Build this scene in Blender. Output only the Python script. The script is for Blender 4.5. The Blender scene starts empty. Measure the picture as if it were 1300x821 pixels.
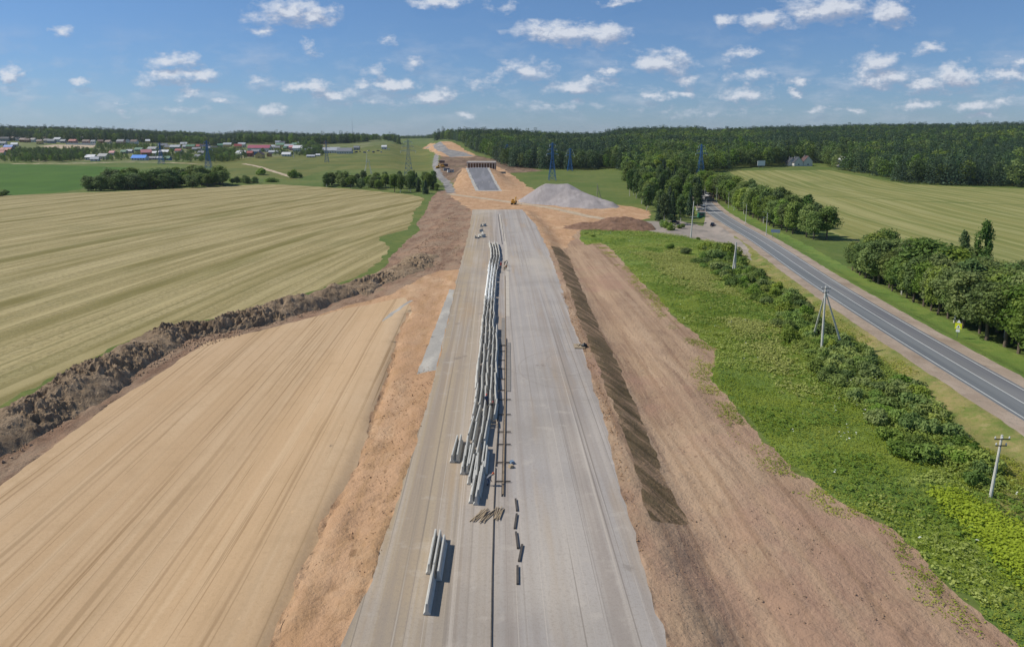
import bpy, math, random
import numpy as np
from mathutils import Vector, Matrix
from mathutils.geometry import delaunay_2d_cdt
random.seed(7); rng = np.random.default_rng(11)
scene = bpy.context.scene
COL = scene.collection
R = math.radians

# ------------------------------------------------------------------ camera model
CH = 38.0; FOC = 940.0; PITCH = R(11.6); CP, SP = math.cos(PITCH), math.sin(PITCH)
cam_d = bpy.data.cameras.new('camera'); cam = bpy.data.objects.new('camera', cam_d); COL.objects.link(cam)
cam.location = (0, 0, CH); cam.rotation_euler = (math.pi/2 - PITCH, 0, 0)
cam_d.sensor_width = 36; cam_d.lens = 36*FOC/1300; cam_d.shift_y = -45.5/1300
cam_d.clip_start = 0.5; cam_d.clip_end = 60000
scene.camera = cam

def ray(px, py):
    u = (px-650)/FOC; v = (365-py)/FOC
    return u, CP+v*SP, -SP+v*CP
def flat(px, py, z=0.0):
    dx, dy, dz = ray(px, py); t = (z-CH)/dz
    return (dx*t, dy*t)
def flats(pts, z=0.0): return [flat(a, b, z) for a, b in pts]

# ------------------------------------------------------------------ numpy noise
def _hash(ix, iy, s):
    h = (ix*374761393 + iy*668265263 + s*1442695041) & 0xffffffff
    h = ((h ^ (h >> 13))*1274126177) & 0xffffffff
    return ((h ^ (h >> 16)) & 0xffff)/65535.0
def vnoise(x, y, s=0):
    x = np.asarray(x, float); y = np.asarray(y, float)
    ix = np.floor(x).astype(np.int64); iy = np.floor(y).astype(np.int64)
    fx = x-ix; fy = y-iy; fx = fx*fx*(3-2*fx); fy = fy*fy*(3-2*fy)
    a = _hash(ix, iy, s); b = _hash(ix+1, iy, s); c = _hash(ix, iy+1, s); d = _hash(ix+1, iy+1, s)
    return (a*(1-fx)+b*fx)*(1-fy)+(c*(1-fx)+d*fx)*fy
def fbm(x, y, s=0, o=4):
    r = 0; a = .5; f = 1
    for k in range(o):
        r = r + a*vnoise(np.asarray(x)*f, np.asarray(y)*f, s+k*17); a *= .5; f *= 2.03
    return r/(1-.5**o)          # 0..1
def sstep(a, b, x):
    t = np.clip((np.asarray(x, float)-a)/(b-a), 0, 1); return t*t*(3-2*t)
def inpoly(poly, x, y):
    poly = np.asarray(poly); n = len(poly); shp = np.shape(x); x = np.atleast_1d(x).astype(float); y = np.atleast_1d(y).astype(float)
    ins = np.zeros(x.shape, bool)
    bb = (x >= poly[:, 0].min()) & (x <= poly[:, 0].max()) & (y >= poly[:, 1].min()) & (y <= poly[:, 1].max())
    idx = np.nonzero(bb)
    xs, ys = x[idx], y[idx]; r = np.zeros(xs.shape, bool)
    j = n-1
    for i in range(n):
        xi, yi = poly[i]; xj, yj = poly[j]
        if yi != yj:
            c = ((yi > ys) != (yj > ys)) & (xs < (xj-xi)*(ys-yi)/(yj-yi)+xi); r ^= c
        j = i
    ins[idx] = r
    return ins.reshape(shp)
def pdist(line, x, y, closed=False):
    line = list(line)
    if closed: line = line+[line[0]]
    d = np.full(np.shape(x), 1e9)
    for (ax, ay), (bx, by) in zip(line[:-1], line[1:]):
        ex, ey = bx-ax, by-ay; L = ex*ex+ey*ey+1e-9
        t = np.clip(((x-ax)*ex+(y-ay)*ey)/L, 0, 1)
        d = np.minimum(d, np.hypot(x-ax-t*ex, y-ay-t*ey))
    return d

# ------------------------------------------------------------------ layout lines (traced on the photo, put on their plane)
ROAD_L = [(420,840),(475,730),(516,600),(553,476),(568,410),(580,354),(589,318),(596,290),(600,266)]
ROAD_R = [(663,266),(680,285),(696,318),(711.5,361),(727,412),(742,450),(767.6,535),(786,610),(817,719),(854,840)]
road_w = flats([(300,1200)]+ROAD_L+ROAD_R+[(1010,1200)])
GZ = -1.6                                   # the level of the fields beside the new road
HW_C = [flat(a, b, GZ+1) for a, b in [(884,236),(889,250),(897,261),(908,270),(928,283),(965.6,305),(1050,361.6),(1161,430),(1302,513)]]
HW_C = [(HW_C[0][0]+4, 1400), (HW_C[0][0]+3, 900)] + HW_C
_a, _b = HW_C[-2], HW_C[-1]; _l = math.hypot(_b[0]-_a[0], _b[1]-_a[1])
HW_C.append((_b[0]+(_b[0]-_a[0])/_l*260, _b[1]+(_b[1]-_a[1])/_l*260))
# smooth the centreline
def smooth_line(P, step=6.0):
    P = [Vector((a, b)) for a, b in P]; out = []
    for i in range(len(P)-1):
        p0 = P[max(i-1, 0)]; p1 = P[i]; p2 = P[i+1]; p3 = P[min(i+2, len(P)-1)]
        n = max(2, int((p2-p1).length/step))
        for k in range(n):
            t = k/n; m1 = (p2-p0)/2*(p2-p1).length/max((p2-p0).length/2, 1e-6); m2 = (p3-p1)/2*(p2-p1).length/max((p3-p1).length/2, 1e-6)
            q = (2*t**3-3*t*t+1)*p1+(t**3-2*t*t+t)*m1+(-2*t**3+3*t*t)*p2+(t**3-t*t)*m2
            out.append((q.x, q.y))
    out.append(tuple(P[-1])); return out
HW_C = smooth_line(HW_C, 12)
def offs(line, d):
    out = []
    for i, p in enumerate(line):
        a = line[max(i-1, 0)]; b = line[min(i+1, len(line)-1)]
        tx, ty = b[0]-a[0], b[1]-a[1]; l = math.hypot(tx, ty)
        out.append((p[0]-ty/l*d, p[1]+tx/l*d))        # left of travel
    return out
# second embankment (flyover approach)
E0 = (-15.5, 520.); E1 = (-29.5, 640.)
SCARP = flats([(330,860),(385,730),(417,661),(446,608),(466,559),(487,496),(500,457),(508,420),(520,398)], -1)
RIDGE_PX = [(-400,163),(0,164),(150,166),(250,169.5),(290,173),(315,169),(400,172),(480,170),(503,171),(512,176),(542,176),(560,168),(600,167),(650,168),(700,171),(760,172),(785,167),(880,164),(893,167),(960,164),(1100,162),(1300,161),(1700,160)]
def hills(x, y):
    az = 650+FOC*np.asarray(x, float)/np.maximum(np.asarray(y, float), 1.)
    top = np.interp(az, [p[0] for p in RIDGE_PX], [p[1] for p in RIDGE_PX])
    ridge = 38+(172-top)/940*1500-17
    t = np.interp(y, [0, 560, 950, 1300, 1500, 1800], [0, 0, .42, .85, 1, 1.05])
    return t*ridge*np.where(np.asarray(y) > 0, 1, 0)
def hfun(x, y):
    x = np.asarray(x, float); y = np.asarray(y, float)
    z = hills(x, y)
    nr = sstep(470, 360, y)                                        # near-field level
    d = pdist(road_w, x, y, True); ins = inpoly(road_w, x, y); d = np.where(ins, 0, d)
    right = x > np.interp(y, [0, 60, 400], [2, 2, -5])
    drop = np.where(right, sstep(1.2, 7.5, d)*(-GZ+.5)-.5*sstep(9, 14, d), sstep(.4, 4, d)*.5-sstep(10, 22, d)*(GZ+.5))
    z = z-drop*nr
    hd = pdist(HW_C, x, y)
    z = z+np.where(y < 620, 1, np.maximum(0, 1-(y-620)/200))*(1-sstep(7.4, 11.5, hd))*1.0*sstep(500, 380, y)
    s = pdist(SCARP, x, y); z = z-.4*np.exp(-(s/.8)**2)*(.5+vnoise(x*.12, y*.12, 5))
    # embankment
    ex, ey = E1[0]-E0[0], E1[1]-E0[1]; L = math.hypot(ex, ey)
    t = ((x-E0[0])*ex+(y-E0[1])*ey)/L; side = np.abs((x-E0[0])*-ey+(y-E0[1])*ex)/L
    top = np.interp(t, [-70, 0, L, L+22], [0, 0, 8.7, 0])
    z = z+np.clip(top, 0, 9)*(1-sstep(12, 27, side))
    # far sandy hill and the cutting beside it
    z = z+7*np.exp(-(((x+108)/45)**2+((y-1240)/70)**2))
    # worked, uneven strips are rough
    return z
def P(px, py):
    """point of the terrain seen at photo pixel"""
    dx, dy, dz = ray(px, py)
    t = np.exp(np.linspace(math.log(25), math.log(6000), 1500))
    g = CH+dz*t-hfun(dx*t, dy*t)
    k = int(np.argmax(g < 0)) if (g < 0).any() else len(t)-1
    a, b = t[max(k-1, 0)], t[k]
    for _ in range(18):
        m = (a+b)/2
        if CH+dz*m-float(hfun(dx*m, dy*m)) < 0: b = m
        else: a = m
    return (dx*b, dy*b)
def PP(pts): return [P(a, b) for a, b in pts]
def H(x, y): return float(hfun(x, y))
def mpp(x, y, z=0):            # metres per photo pixel at a point
    return (y*CP+(CH-z)*SP)/FOC

# ------------------------------------------------------------------ object helpers
def tag(o, label=None, cat=None, group=None, kind=None):
    if label: o['label'] = label
    if cat: o['category'] = cat
    if group: o['group'] = group
    if kind: o['kind'] = kind
    return o
def empty(name, loc, rz=0.0, label=None, cat=None, group=None):
    o = bpy.data.objects.new(name, None); COL.objects.link(o); o.location = loc; o.rotation_euler = (0, 0, rz)
    o.empty_display_size = .2
    return tag(o, label, cat, group)
class MB:
    def __init__(s): s.v = []; s.f = []; s.m = []
    def add(s, vs, fs, mi=0):
        n = len(s.v); s.v += [tuple(v) for v in vs]; s.f += [tuple(n+i for i in f) for f in fs]; s.m += [mi]*len(fs); return s
    def box(s, x0, x1, y0, y1, z0, z1, mi=0):
        return s.add([(x0,y0,z0),(x1,y0,z0),(x1,y1,z0),(x0,y1,z0),(x0,y0,z1),(x1,y0,z1),(x1,y1,z1),(x0,y1,z1)],
                     [(0,3,2,1),(4,5,6,7),(0,1,5,4),(1,2,6,5),(2,3,7,6),(3,0,4,7)], mi)
    def tube(s, pts, rad, n=6, mi=0, caps=True):
        pts = [Vector(p) for p in pts]; rad = rad if isinstance(rad, (list, tuple)) else [rad]*len(pts)
        vs = []; 
        for i, p in enumerate(pts):
            d = (pts[min(i+1, len(pts)-1)]-pts[max(i-1, 0)]).normalized()
            a = d.orthogonal().normalized() if abs(d.z) < .9 else Vector((1, 0, 0)); b = d.cross(a).normalized(); a = b.cross(d)
            for k in range(n):
                t = 2*math.pi*(k+.5)/n; vs.append(p+(a*math.cos(t)+b*math.sin(t))*rad[i])
        fs = [(i*n+k, i*n+(k+1) % n, (i+1)*n+(k+1) % n, (i+1)*n+k) for i in range(len(pts)-1) for k in range(n)]
        if caps: fs += [tuple(range(n))[::-1], tuple((len(pts)-1)*n+k for k in range(n))]
        return s.add(vs, fs, mi)
    def prism(s, prof, axis, a, b, mi=0):
        """profile of (p,q) swept along axis 'x' (p=y,q=z) or 'y' (p=x,q=z) from a to b"""
        n = len(prof)
        mk = (lambda p, q, t: (t, p, q)) if axis == 'x' else (lambda p, q, t: (p, t, q))
        vs = [mk(p, q, a) for p, q in prof]+[mk(p, q, b) for p, q in prof]
        return s.add(vs, [tuple(range(n)), tuple(range(2*n-1, n-1, -1))]+[(i, (i+1) % n, n+(i+1) % n, n+i) for i in range(n)], mi)
    def mesh(s, name, mats):
        me = bpy.data.meshes.new(name); me.from_pydata(s.v, [], s.f)
        for m in (mats if isinstance(mats, (list, tuple)) else [mats]): me.materials.append(m)
        if any(s.m): me.polygons.foreach_set('material_index', s.m)
        me.update(); return me
    def build(s, name, mats, parent=None, loc=None, smooth=False):
        o = bpy.data.objects.new(name, s.mesh(name, mats)); COL.objects.link(o)
        if smooth: o.data.shade_smooth()
        if parent: o.parent = parent
        if loc: o.location = loc
        return o
def np_mesh(name, V, F, mats, mi=None, smooth=False):
    me = bpy.data.meshes.new(name); V = np.asarray(V, np.float32); F = np.asarray(F, np.int32); k = F.shape[1]
    me.vertices.add(len(V)); me.vertices.foreach_set('co', V.ravel())
    me.loops.add(F.size); me.loops.foreach_set('vertex_index', F.ravel())
    me.polygons.add(len(F)); me.polygons.foreach_set('loop_start', np.arange(0, F.size, k, dtype=np.int32))
    for m in (mats if isinstance(mats, (list, tuple)) else [mats]): me.materials.append(m)
    if mi is not None: me.polygons.foreach_set('material_index', np.asarray(mi, np.int32))
    me.polygons.foreach_set('use_smooth', np.full(len(F), smooth))
    me.update(calc_edges=True); me.validate(); return me
def link(name, me, parent=None, loc=None):
    o = bpy.data.objects.new(name, me); COL.objects.link(o)
    if parent: o.parent = parent
    if loc: o.location = loc
    return o
def copy_tree(o, parent=None):
    c = o.copy(); COL.objects.link(c)
    if parent: c.parent = parent
    for ch in list(o.children): copy_tree(ch, c)
    return c

# ------------------------------------------------------------------ materials
def lin(c):
    if isinstance(c, str): c = tuple(int(c[i:i+2], 16) for i in (0, 2, 4))
    return tuple(((v/255)/12.92 if v/255 < .04045 else ((v/255+.055)/1.055)**2.4) for v in c)+(1,)
class N:
    def __init__(s, m): s.nt = m.node_tree; s.n = s.nt.nodes; s.l = s.nt.links
    def new(s, t, **k):
        o = s.n.new(t)
        for a, b in k.items(): setattr(o, a, b)
        return o
    def set(s, o, i, v):
        if hasattr(v, 'is_output'): s.l.new(v, o.inputs[i])
        else: o.inputs[i].default_value = v
    def math(s, op, a, b=0., c=0., clamp=False):
        o = s.new('ShaderNodeMath', operation=op, use_clamp=clamp); s.set(o, 0, a); s.set(o, 1, b); s.set(o, 2, c); return o.outputs[0]
    def vm(s, op, a, b=(0, 0, 0)):
        o = s.new('ShaderNodeVectorMath', operation=op); s.set(o, 0, a); s.set(o, 1, b); return o.outputs[0] if op not in ('LENGTH', 'DOT_PRODUCT', 'DISTANCE') else o.outputs[1]
    def noise(s, vec, scale, detail=4., rough=.55, dist=0.):
        o = s.new('ShaderNodeTexNoise'); s.set(o, 'Vector', vec); s.set(o, 'Scale', scale); s.set(o, 'Detail', detail); s.set(o, 'Roughness', rough); s.set(o, 'Distortion', dist); return o.outputs[0]
    def ramp(s, f, a, b, lo=0., hi=1.):
        o = s.new('ShaderNodeMapRange'); s.set(o, 0, f); s.set(o, 1, a); s.set(o, 2, b); s.set(o, 3, lo); s.set(o, 4, hi); return o.outputs[0]
    def mix(s, f, a, b, mode='MIX'):
        o = s.new('ShaderNodeMix', data_type='RGBA', blend_type=mode); s.set(o, 0, f); s.set(o, 6, a); s.set(o, 7, b); return o.outputs[2]
def newmat(name):
    m = bpy.data.materials.new(name); m.use_nodes = True; n = N(m); return m, n, m.node_tree.nodes['Principled BSDF']
def simple(name, col, rough=.7, metal=0., var=.12, scale=3., bump=0.):
    m, n, b = newmat(name); tc = n.new('ShaderNodeTexCoord').outputs['Object']
    c = lin(col); f = n.noise(tc, scale, 5)
    col_ = n.mix(n.ramp(f, .35, .65), tuple(v*(1-var) for v in c[:3])+(1,), tuple(min(1, v*(1+var)) for v in c[:3])+(1,))
    n.set(b, 'Base Color', col_); b.inputs['Roughness'].default_value = rough; b.inputs['Metallic'].default_value = metal
    if bump:
        bp = n.new('ShaderNodeBump'); n.set(bp, 'Strength', bump); n.set(bp, 'Distance', .05); n.set(bp, 'Height', n.noise(tc, scale*4, 6)); n.l.new(bp.outputs[0], b.inputs['Normal'])
    return m
def ground_mat(name, base, layers, bump=(0.5, .6, .15), rough=.95, rot=0., waves=()):
    """layers: (colour, (scale_x, scale_y), lo, hi, strength[, detail]) noise masks in world metres"""
    m, n, b = newmat(name); pos = n.new('ShaderNodeTexCoord').outputs['Object']
    mp = n.new('ShaderNodeMapping'); n.set(mp, 0, pos); mp.inputs['Rotation'].default_value = (0, 0, rot); pr = mp.outputs[0]
    col = lin(base)
    for i, L in enumerate(layers):
        c, (sx, sy), lo, hi, st = L[:5]; det = L[5] if len(L) > 5 else 4.
        v = n.vm('MULTIPLY', pr, (sx, sy, .0)); v = n.vm('ADD', v, (i*13.7, i*7.1, i*3.3))
        f = n.ramp(n.noise(v, 1., det, .6), lo, hi, 0., st)
        col = n.mix(f, col, lin(c))
    if waves:      # tool rows: (colour, period m, wobble m, lo, hi, strength, bend)
        sp = n.new('ShaderNodeSeparateXYZ'); n.set(sp, 0, pr)
        for c, per, wob, lo, hi, st, bend in waves:
            wv = n.math('MULTIPLY', n.math('SUBTRACT', n.noise(n.vm('MULTIPLY', pr, (.05, .006, 0)), 1., 3.), .5), wob*2)
            X = n.math('ADD', n.math('ADD', sp.outputs[0], wv), n.math('MULTIPLY', n.math('POWER', n.math('MAXIMUM', n.math('SUBTRACT', sp.outputs[1], 180.), 0.), 2.), bend))
            f = n.math('SINE', n.math('MULTIPLY', X, 2*math.pi/per)); br = n.ramp(n.noise(n.vm('ADD', n.vm('MULTIPLY', pr, (1.2/per, .02, 0)), (per, per, 0)), 1., 4.), .35, .6, .2, 1.)
            col = n.mix(n.math('MULTIPLY', n.ramp(f, lo, hi, 0., st), br), col, lin(c))
    n.set(b, 'Base Color', col); b.inputs['Roughness'].default_value = rough; b.inputs['Specular IOR Level'].default_value = .2
    if bump:
        sc, st, dist = bump; bp = n.new('ShaderNodeBump'); n.set(bp, 'Strength', st); n.set(bp, 'Distance', dist)
        n.set(bp, 'Height', n.noise(n.vm('MULTIPLY', pr, (1, 1, 0)), sc, 6, .65)); n.l.new(bp.outputs[0], b.inputs['Normal'])
    return m
def leaf_mat(name, cols, trans=.25, rough=.65, nscale=.35):
    m, n, b = newmat(name); oi = n.new('ShaderNodeObjectInfo'); pos = n.new('ShaderNodeTexCoord').outputs['Object']
    f = n.noise(pos, nscale, 3); f2 = n.math('ADD', n.ramp(f, .32, .68, 0, .5), n.math('MULTIPLY', oi.outputs['Random'], .5))
    cr = n.new('ShaderNodeValToRGB'); n.set(cr, 0, f2); e = cr.color_ramp.elements
    e[0].color = lin(cols[0]); e[1].color = lin(cols[-1])
    for i in range(1, len(cols)-1):
        k = e.new(i/(len(cols)-1)); k.color = lin(cols[i])
    hs = n.new('ShaderNodeHueSaturation'); rr = n.math('FRACT', n.math('MULTIPLY', oi.outputs['Random'], 17.3)); n.set(hs, 'Hue', n.ramp(rr, 0, 1, .472, .503)); n.set(hs, 'Saturation', n.ramp(n.math('FRACT', n.math('MULTIPLY', oi.outputs['Random'], 5.7)), 0, 1, .85, 1.1)); n.set(hs, 'Value', n.ramp(n.math('FRACT', n.math('MULTIPLY', oi.outputs['Random'], 41.9)), 0, 1, .82, 1.18)); n.set(hs, 'Color', cr.outputs[0]); cr = hs
    n.set(b, 'Base Color', cr.outputs[0]); b.inputs['Roughness'].default_value = rough; b.inputs['Specular IOR Level'].default_value = .25
    tr = n.new('ShaderNodeBsdfTranslucent'); n.set(tr, 0, cr.outputs[0]); mx = n.new('ShaderNodeMixShader'); mx.inputs[0].default_value = trans
    n.l.new(b.outputs[0], mx.inputs[1]); n.l.new(tr.outputs[0], mx.inputs[2])
    n.l.new(mx.outputs[0], m.node_tree.nodes['Material Output'].inputs['Surface'])
    return m
HAZE = 0.00004; SKYTINT = (.60,.82,1.05,1)
# ================================================================== THE SETTING
M = {}
M['meadow'] = ground_mat('meadow_grass', '68723a', [('54682e', (.02, .02), .42, .6, .8), ('7b7c42', (.05, .05), .5, .7, .6), ('3d5524', (.4, .4), .45, .7, .5), ('6f7a35', (1.5, 1.5), .5, .7, .4)])
M['olive'] = ground_mat('olive_grass', '6f7038', [('566530', (.012, .03), .42, .6, .8), ('84804b', (.04, .012), .5, .7, .6), ('4c5a28', (.1, .3), .5, .7, .5)])
M['straw'] = ground_mat('mown_straw', 'a7976a', [('8e8153', (.42, .005), .44, .56, .85), ('b5a57a', (.16, .004), .5, .62, .7), ('77723c', (.06, .003), .55, .66, .9, 2), ('958a60', (1.6, .02), .45, .6, .6), ('757345', (.03, .03), .5, .72, .4), ('a99b72', (.02, .012), .52, .7, .5), ('766c48', (1.3, .9), .46, .62, .55, 6), ('b2a67e', (2.5, 2.), .52, .66, .5, 6)], (2.5, .6, .12), rot=R(5.4), waves=[('736a38', 24, 4.5, .4, .9, .8, -.0006), ('bdad80', 10.3, 3., .3, .9, .45, -.0006), ('787045', 4.65, 1., .72, .95, .6, -.0006)])
M['field_r'] = ground_mat('mown_meadow', '8a874f', [('6f773c', (.3, .004), .44, .58, .75), ('9f9966', (.12, .004), .5, .62, .7), ('667338', (.014, .01), .46, .62, .6), ('9b945c', (.9, .01), .48, .62, .5), ('727a40', (2., 2.), .45, .75, .4)], (2.5, .6, .12), rot=R(5.6), waves=[('6a7238', 26, 6, .5, .9, .5, 0), ('a8a46e', 8.4, 3, .4, .9, .5, 0)])
M['crop'] = ground_mat('green_crop', '48681f', [('3f5e1c', (.05, .02), .42, .6, .7), ('567226', (.02, .05), .5, .7, .5)])
M['verge'] = ground_mat('dry_verge', '86824c', [('9c8b60', (.09, .09), .46, .62, .9), ('5d7030', (.16, .16), .5, .66, .8), ('667a34', (1.2, 1.2), .48, .68, .7), ('a3946a', (.5, .5), .56, .72, .7)], (3., .8, .2))
M['verge_g'] = ground_mat('green_verge', '68803a', [('78873f', (.1, .1), .46, .62, .8), ('4f6b2c', (.25, .25), .5, .66, .8), ('858849', (1.4, 1.4), .5, .7, .5)], (3., .8, .2))
M['weeds'] = ground_mat('weedy_grass', '6c8038', [('87963f', (.07, .07), .46, .62, .85), ('557034', (.14, .14), .48, .66, .85), ('87964a', (.9, .9), .5, .66, .8, 6), ('4a622a', (2.2, 2.2), .52, .66, .8, 6)], (2.6, 1., .3))
M['dirt_l'] = ground_mat('churned_soil', '97806a', [('7b5f4c', (.25, .05), .44, .6, .8), ('a3836a', (.1, .1), .48, .64, .8), ('5e4836', (.9, .4), .55, .72, .8), ('b09078', (1.5, .35), .55, .7, .6), ('6f7040', (.12, .05), .66, .72, .7)], (1.8, 1., .35))
M['dirt_d'] = ground_mat('dark_cutting_soil', '75604e', [('8f7862', (.08, .03), .46, .6, .8), ('5a4838', (.2, .1), .52, .64, .8), ('6f6a45', (.06, .06), .58, .68, .7)])
M['dirt_r'] = ground_mat('graded_soil', 'a88d72', [('b69b80', (.45, .02), .47, .6, .8), ('8f7460', (.06, .06), .46, .62, .5), ('8a6f5a', (.9, .035), .52, .62, .65), ('b69b80', (1.8, .06), .56, .68, .6), ('755d4a', (1.2, 1.), .6, .7, .7, 6), ('a4826e', (.025, .04), .5, .6, .6)], (1.8, 1., .3), rot=R(-2), waves=[('8c7058', 3.3, 2.2, .7, .95, .45, 0), ('b89c80', 7.1, 3., .6, .95, .6, 0)])
M['sand'] = ground_mat('levelled_sand', 'bfa280', [('b39673', (.22, .01), .46, .6, .35), ('c9b090', (.1, .008), .5, .66, .5), ('b99a75', (.02, .02), .45, .62, .5), ('8f7351', (1.9, .016), .61, .65, .7, 3), ('c9ae8c', (.8, .03), .52, .66, .4), ('ae9270', (.35, .35), .52, .7, .4, 6), ('ab8f6c', (3., 3.), .52, .66, .4, 6)], (3., .5, .08), rot=R(-2.2), waves=[('a88c69', 2.6, .9, .75, .97, .35, 0), ('cdb494', 5.3, 1.4, .5, .95, .15, 0), ('866a4a', 7.9, 1.2, .985, .998, .55, 0), ('8f7454', 3.7, .7, .99, .999, .6, .0002), ('9c8160', 12.3, 3, .985, .995, .6, -.0003)])
M['orange'] = ground_mat('orange_sand', 'bd9876', [('a98660', (.5, .12), .46, .6, .7), ('c9a886', (.2, .1), .5, .62, .7), ('8c6c4e', (1.1, .4), .58, .68, .7, 6), ('b18b69', (.05, .05), .46, .6, .6), ('8a6b4c', (2.6, 1.6), .6, .7, .6, 6)], (1.8, 1., .3))
M['gravel'] = ground_mat('pale_gravel', 'a09b93', [('b9b3a8', (.3, .1), .46, .62, .8), ('8a867f', (2., 2.), .5, .7, .5)], (6, .8, .08))
M['damp'] = ground_mat('damp_slope_soil', '766349', [('a3866a', (.30, .045), .50, .56, .9, 7), ('a88b6f', (.13, .13), .56, .62, .8, 6), ('54472f', (.8, .12), .5, .6, .7), ('6f6248', (1.5, .5), .5, .66, .6), ('8c7159', (.15, .15), .58, .66, .6)], (2.5, 1., .3), rot=R(-38))
M['track'] = ground_mat('light_track', 'b3a087', [('c6b69d', (.1, .1), .46, .6, .7), ('99866c', (.8, .3), .5, .66, .6)])
M['far_road'] = ground_mat('far_gravel_road', '85827f', [('9c9892', (.1, .05), .46, .6, .8), ('6d6b6b', (.3, .1), .5, .66, .6)])
M['newtop'] = ground_mat('dark_base_course', '77777a', [('87868a', (.2, .03), .46, .6, .8), ('a4a09b', (.4, .02), .62, .68, .7)])
M['edge'] = ground_mat('white_gravel_edge', 'b4b0a8', [('9a958c', (.5, .2), .46, .6, .8)])
M['village'] = ground_mat('village_ground', '6a7240', [('8a8466', (.03, .03), .5, .6, .8), ('4e6030', (.05, .05), .5, .62, .8)])
M['asph_l'] = ground_mat('worn_asphalt', '7f7f7e', [('6a6b70', (.5, .01), .46, .6, .7), ('85847f', (.9, .02), .52, .64, .5), ('5f6065', (.03, .01), .5, .62, .4)], (8, .3, .03), .85, rot=R(4))
M['asph_r'] = ground_mat('dark_asphalt', '727576', [('787b7c', (.8, .01), .46, .6, .7), ('606467', (.4, .01), .5, .62, .6)], (8, .3, .03), .85, rot=R(4))
M['shoulder'] = ground_mat('gravel_shoulder', 'a08f7e', [('b09f8e', (.3, .1), .46, .6, .7), ('8b7a69', (.12, .12), .5, .66, .7), ('79766a', (1.6, 1.6), .55, .7, .5)], (5, .8, .1))
M['apron'] = ground_mat('dusty_apron', '938a80', [('a4968a', (.1, .06), .46, .6, .8), ('7d766f', (.3, .12), .5, .66, .7)])
M['line'] = simple('road_paint', 'bdbdb8', .7, var=.08, scale=.6)
# the new road: tan dust on the left carriageway, grey stone on the right, wheel and roller bands along it
def road_material():
    m, n, b = newmat('compacted_road_base'); pos = n.new('ShaderNodeTexCoord').outputs['Object']
    mp = n.new('ShaderNodeMapping'); n.set(mp, 0, pos); mp.inputs['Rotation'].default_value = (0, 0, R(-1.4)); p = mp.outputs[0]
    sx = n.new('ShaderNodeSeparateXYZ'); n.set(sx, 0, p); X = sx.outputs[0]; Y = sx.outputs[1]
    X = n.math('ADD', X, n.ramp(n.noise(n.vm('MULTIPLY', p, (.15, .03, 0)), 1, 4), .3, .7, -.8, .8))
    tan, mid, grey = lin('ac9a80'), lin('a6998a'), lin('a69f99')
    c = n.mix(n.ramp(X, -8, -2.2), tan, mid); c = n.mix(n.ramp(X, -1.0, 1.0), c, grey)
    def lay(col, sc, lo, hi, st, det=4, off=0):
        nonlocal c
        v = n.vm('ADD', n.vm('MULTIPLY', p, (sc[0], sc[1], 0)), (off, off, 0)); c = n.mix(n.ramp(n.noise(v, 1, det, .6), lo, hi, 0, st), c, lin(col))
    lay('918479', (.55, .006), .46, .62, .6, 3, 3); lay('b9afa4', (.9, .008), .5, .62, .5, 3, 9); lay('a98f6f', (.25, .02), .56, .7, .5, 4, 21)
    lay('8f8880', (.05, .05), .48, .68, .5, 5, 33); lay('c0b5a6', (.03, .012), .54, .68, .55, 4, 41); lay('887d72', (3, 3), .5, .75, .4, 4, 50); lay('7d756d', (1.6, .01), .6, .66, .35, 3, 71); lay('bdb3a6', (.35, .35), .58, .68, .35, 6, 83); lay('938a80', (.02, .2), .6, .7, .35, 5, 95); lay('6f675f', (2.2, .004), .66, .68, .5, 2, 111); lay('c3b8aa', (2.7, .005), .66, .69, .45, 2, 131); lay('7a7068', (.22, .22), .66, .7, .45, 8, 151); lay('847a70', (9, 9), .56, .7, .35, 2, 171)
    # sandy edge along the right side of the carriageway
    # turning marks left by rollers (real tyre scuffs)
    for cx, cy, r in ((11.5, 118, 7.5), (14, 121, 5.2), (9, 126, 9.5)):
        d = n.vm('LENGTH', n.vm('MULTIPLY', n.vm('SUBTRACT', p, (cx, cy, 0)), (1, .75, 0)))
        k = n.math('ABSOLUTE', n.math('SUBTRACT', d, r)); c = n.mix(n.ramp(k, .03, .2, .22, 0), c, lin('7c7268'))
    n.set(b, 'Base Color', c); b.inputs['Roughness'].default_value = .95; b.inputs['Specular IOR Level'].default_value = .2
    bp = n.new('ShaderNodeBump'); n.set(bp, 'Strength', .5); n.set(bp, 'Distance', .05); n.set(bp, 'Height', n.noise(p, 5, 5, .7)); n.l.new(bp.outputs[0], b.inputs['Normal'])
    return m
M['road'] = road_material()

def strip(line, w):
    return offs(line, w/2)+offs(line, -w/2)[::-1]
zones = []          # (name, world polygon, material, edge jitter, roughness amplitude, label, category)
def Z(name, poly, mat, jit, rough, label, cat): zones.append((name, [tuple(p) for p in poly], mat, jit, rough, label, cat))
fl = lambda pts, z=GZ: flats(pts, z)
Z('meadow_field', PP([(318,233),(330,224),(372,229),(410,217),(470,214),(553,216),(545,195),(530,184),(495,181),(440,190),(330,199),(250,205),(215,207),(280,214),(300,228)]), 'olive', 1.5, .1, 'olive meadow between the stubble field and the village', 'field')
Z('village_ground', PP([(-450,207),(0,206),(110,207),(200,206),(330,200),(440,191),(500,183),(470,176.6),(300,177),(150,176),(-450,176)]), 'village', 2, .1, 'patchy ground under the village houses', 'ground')
Z('village_yards', PP([(52,185),(70,183.5),(126,184.5),(135,186.5),(100,188.5),(60,188.5)]), 'track', 3, .1, 'bare sandy yards below the upper village street', 'ground')
Z('meadow_track', strip(smooth_line(PP([(-60,208.5),(60,208),(120,207),(165,206),(210,206.5),(262,209)])), 5), 'track', 1.5, .03, 'pale dirt track along the foot of the village', 'track')
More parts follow.
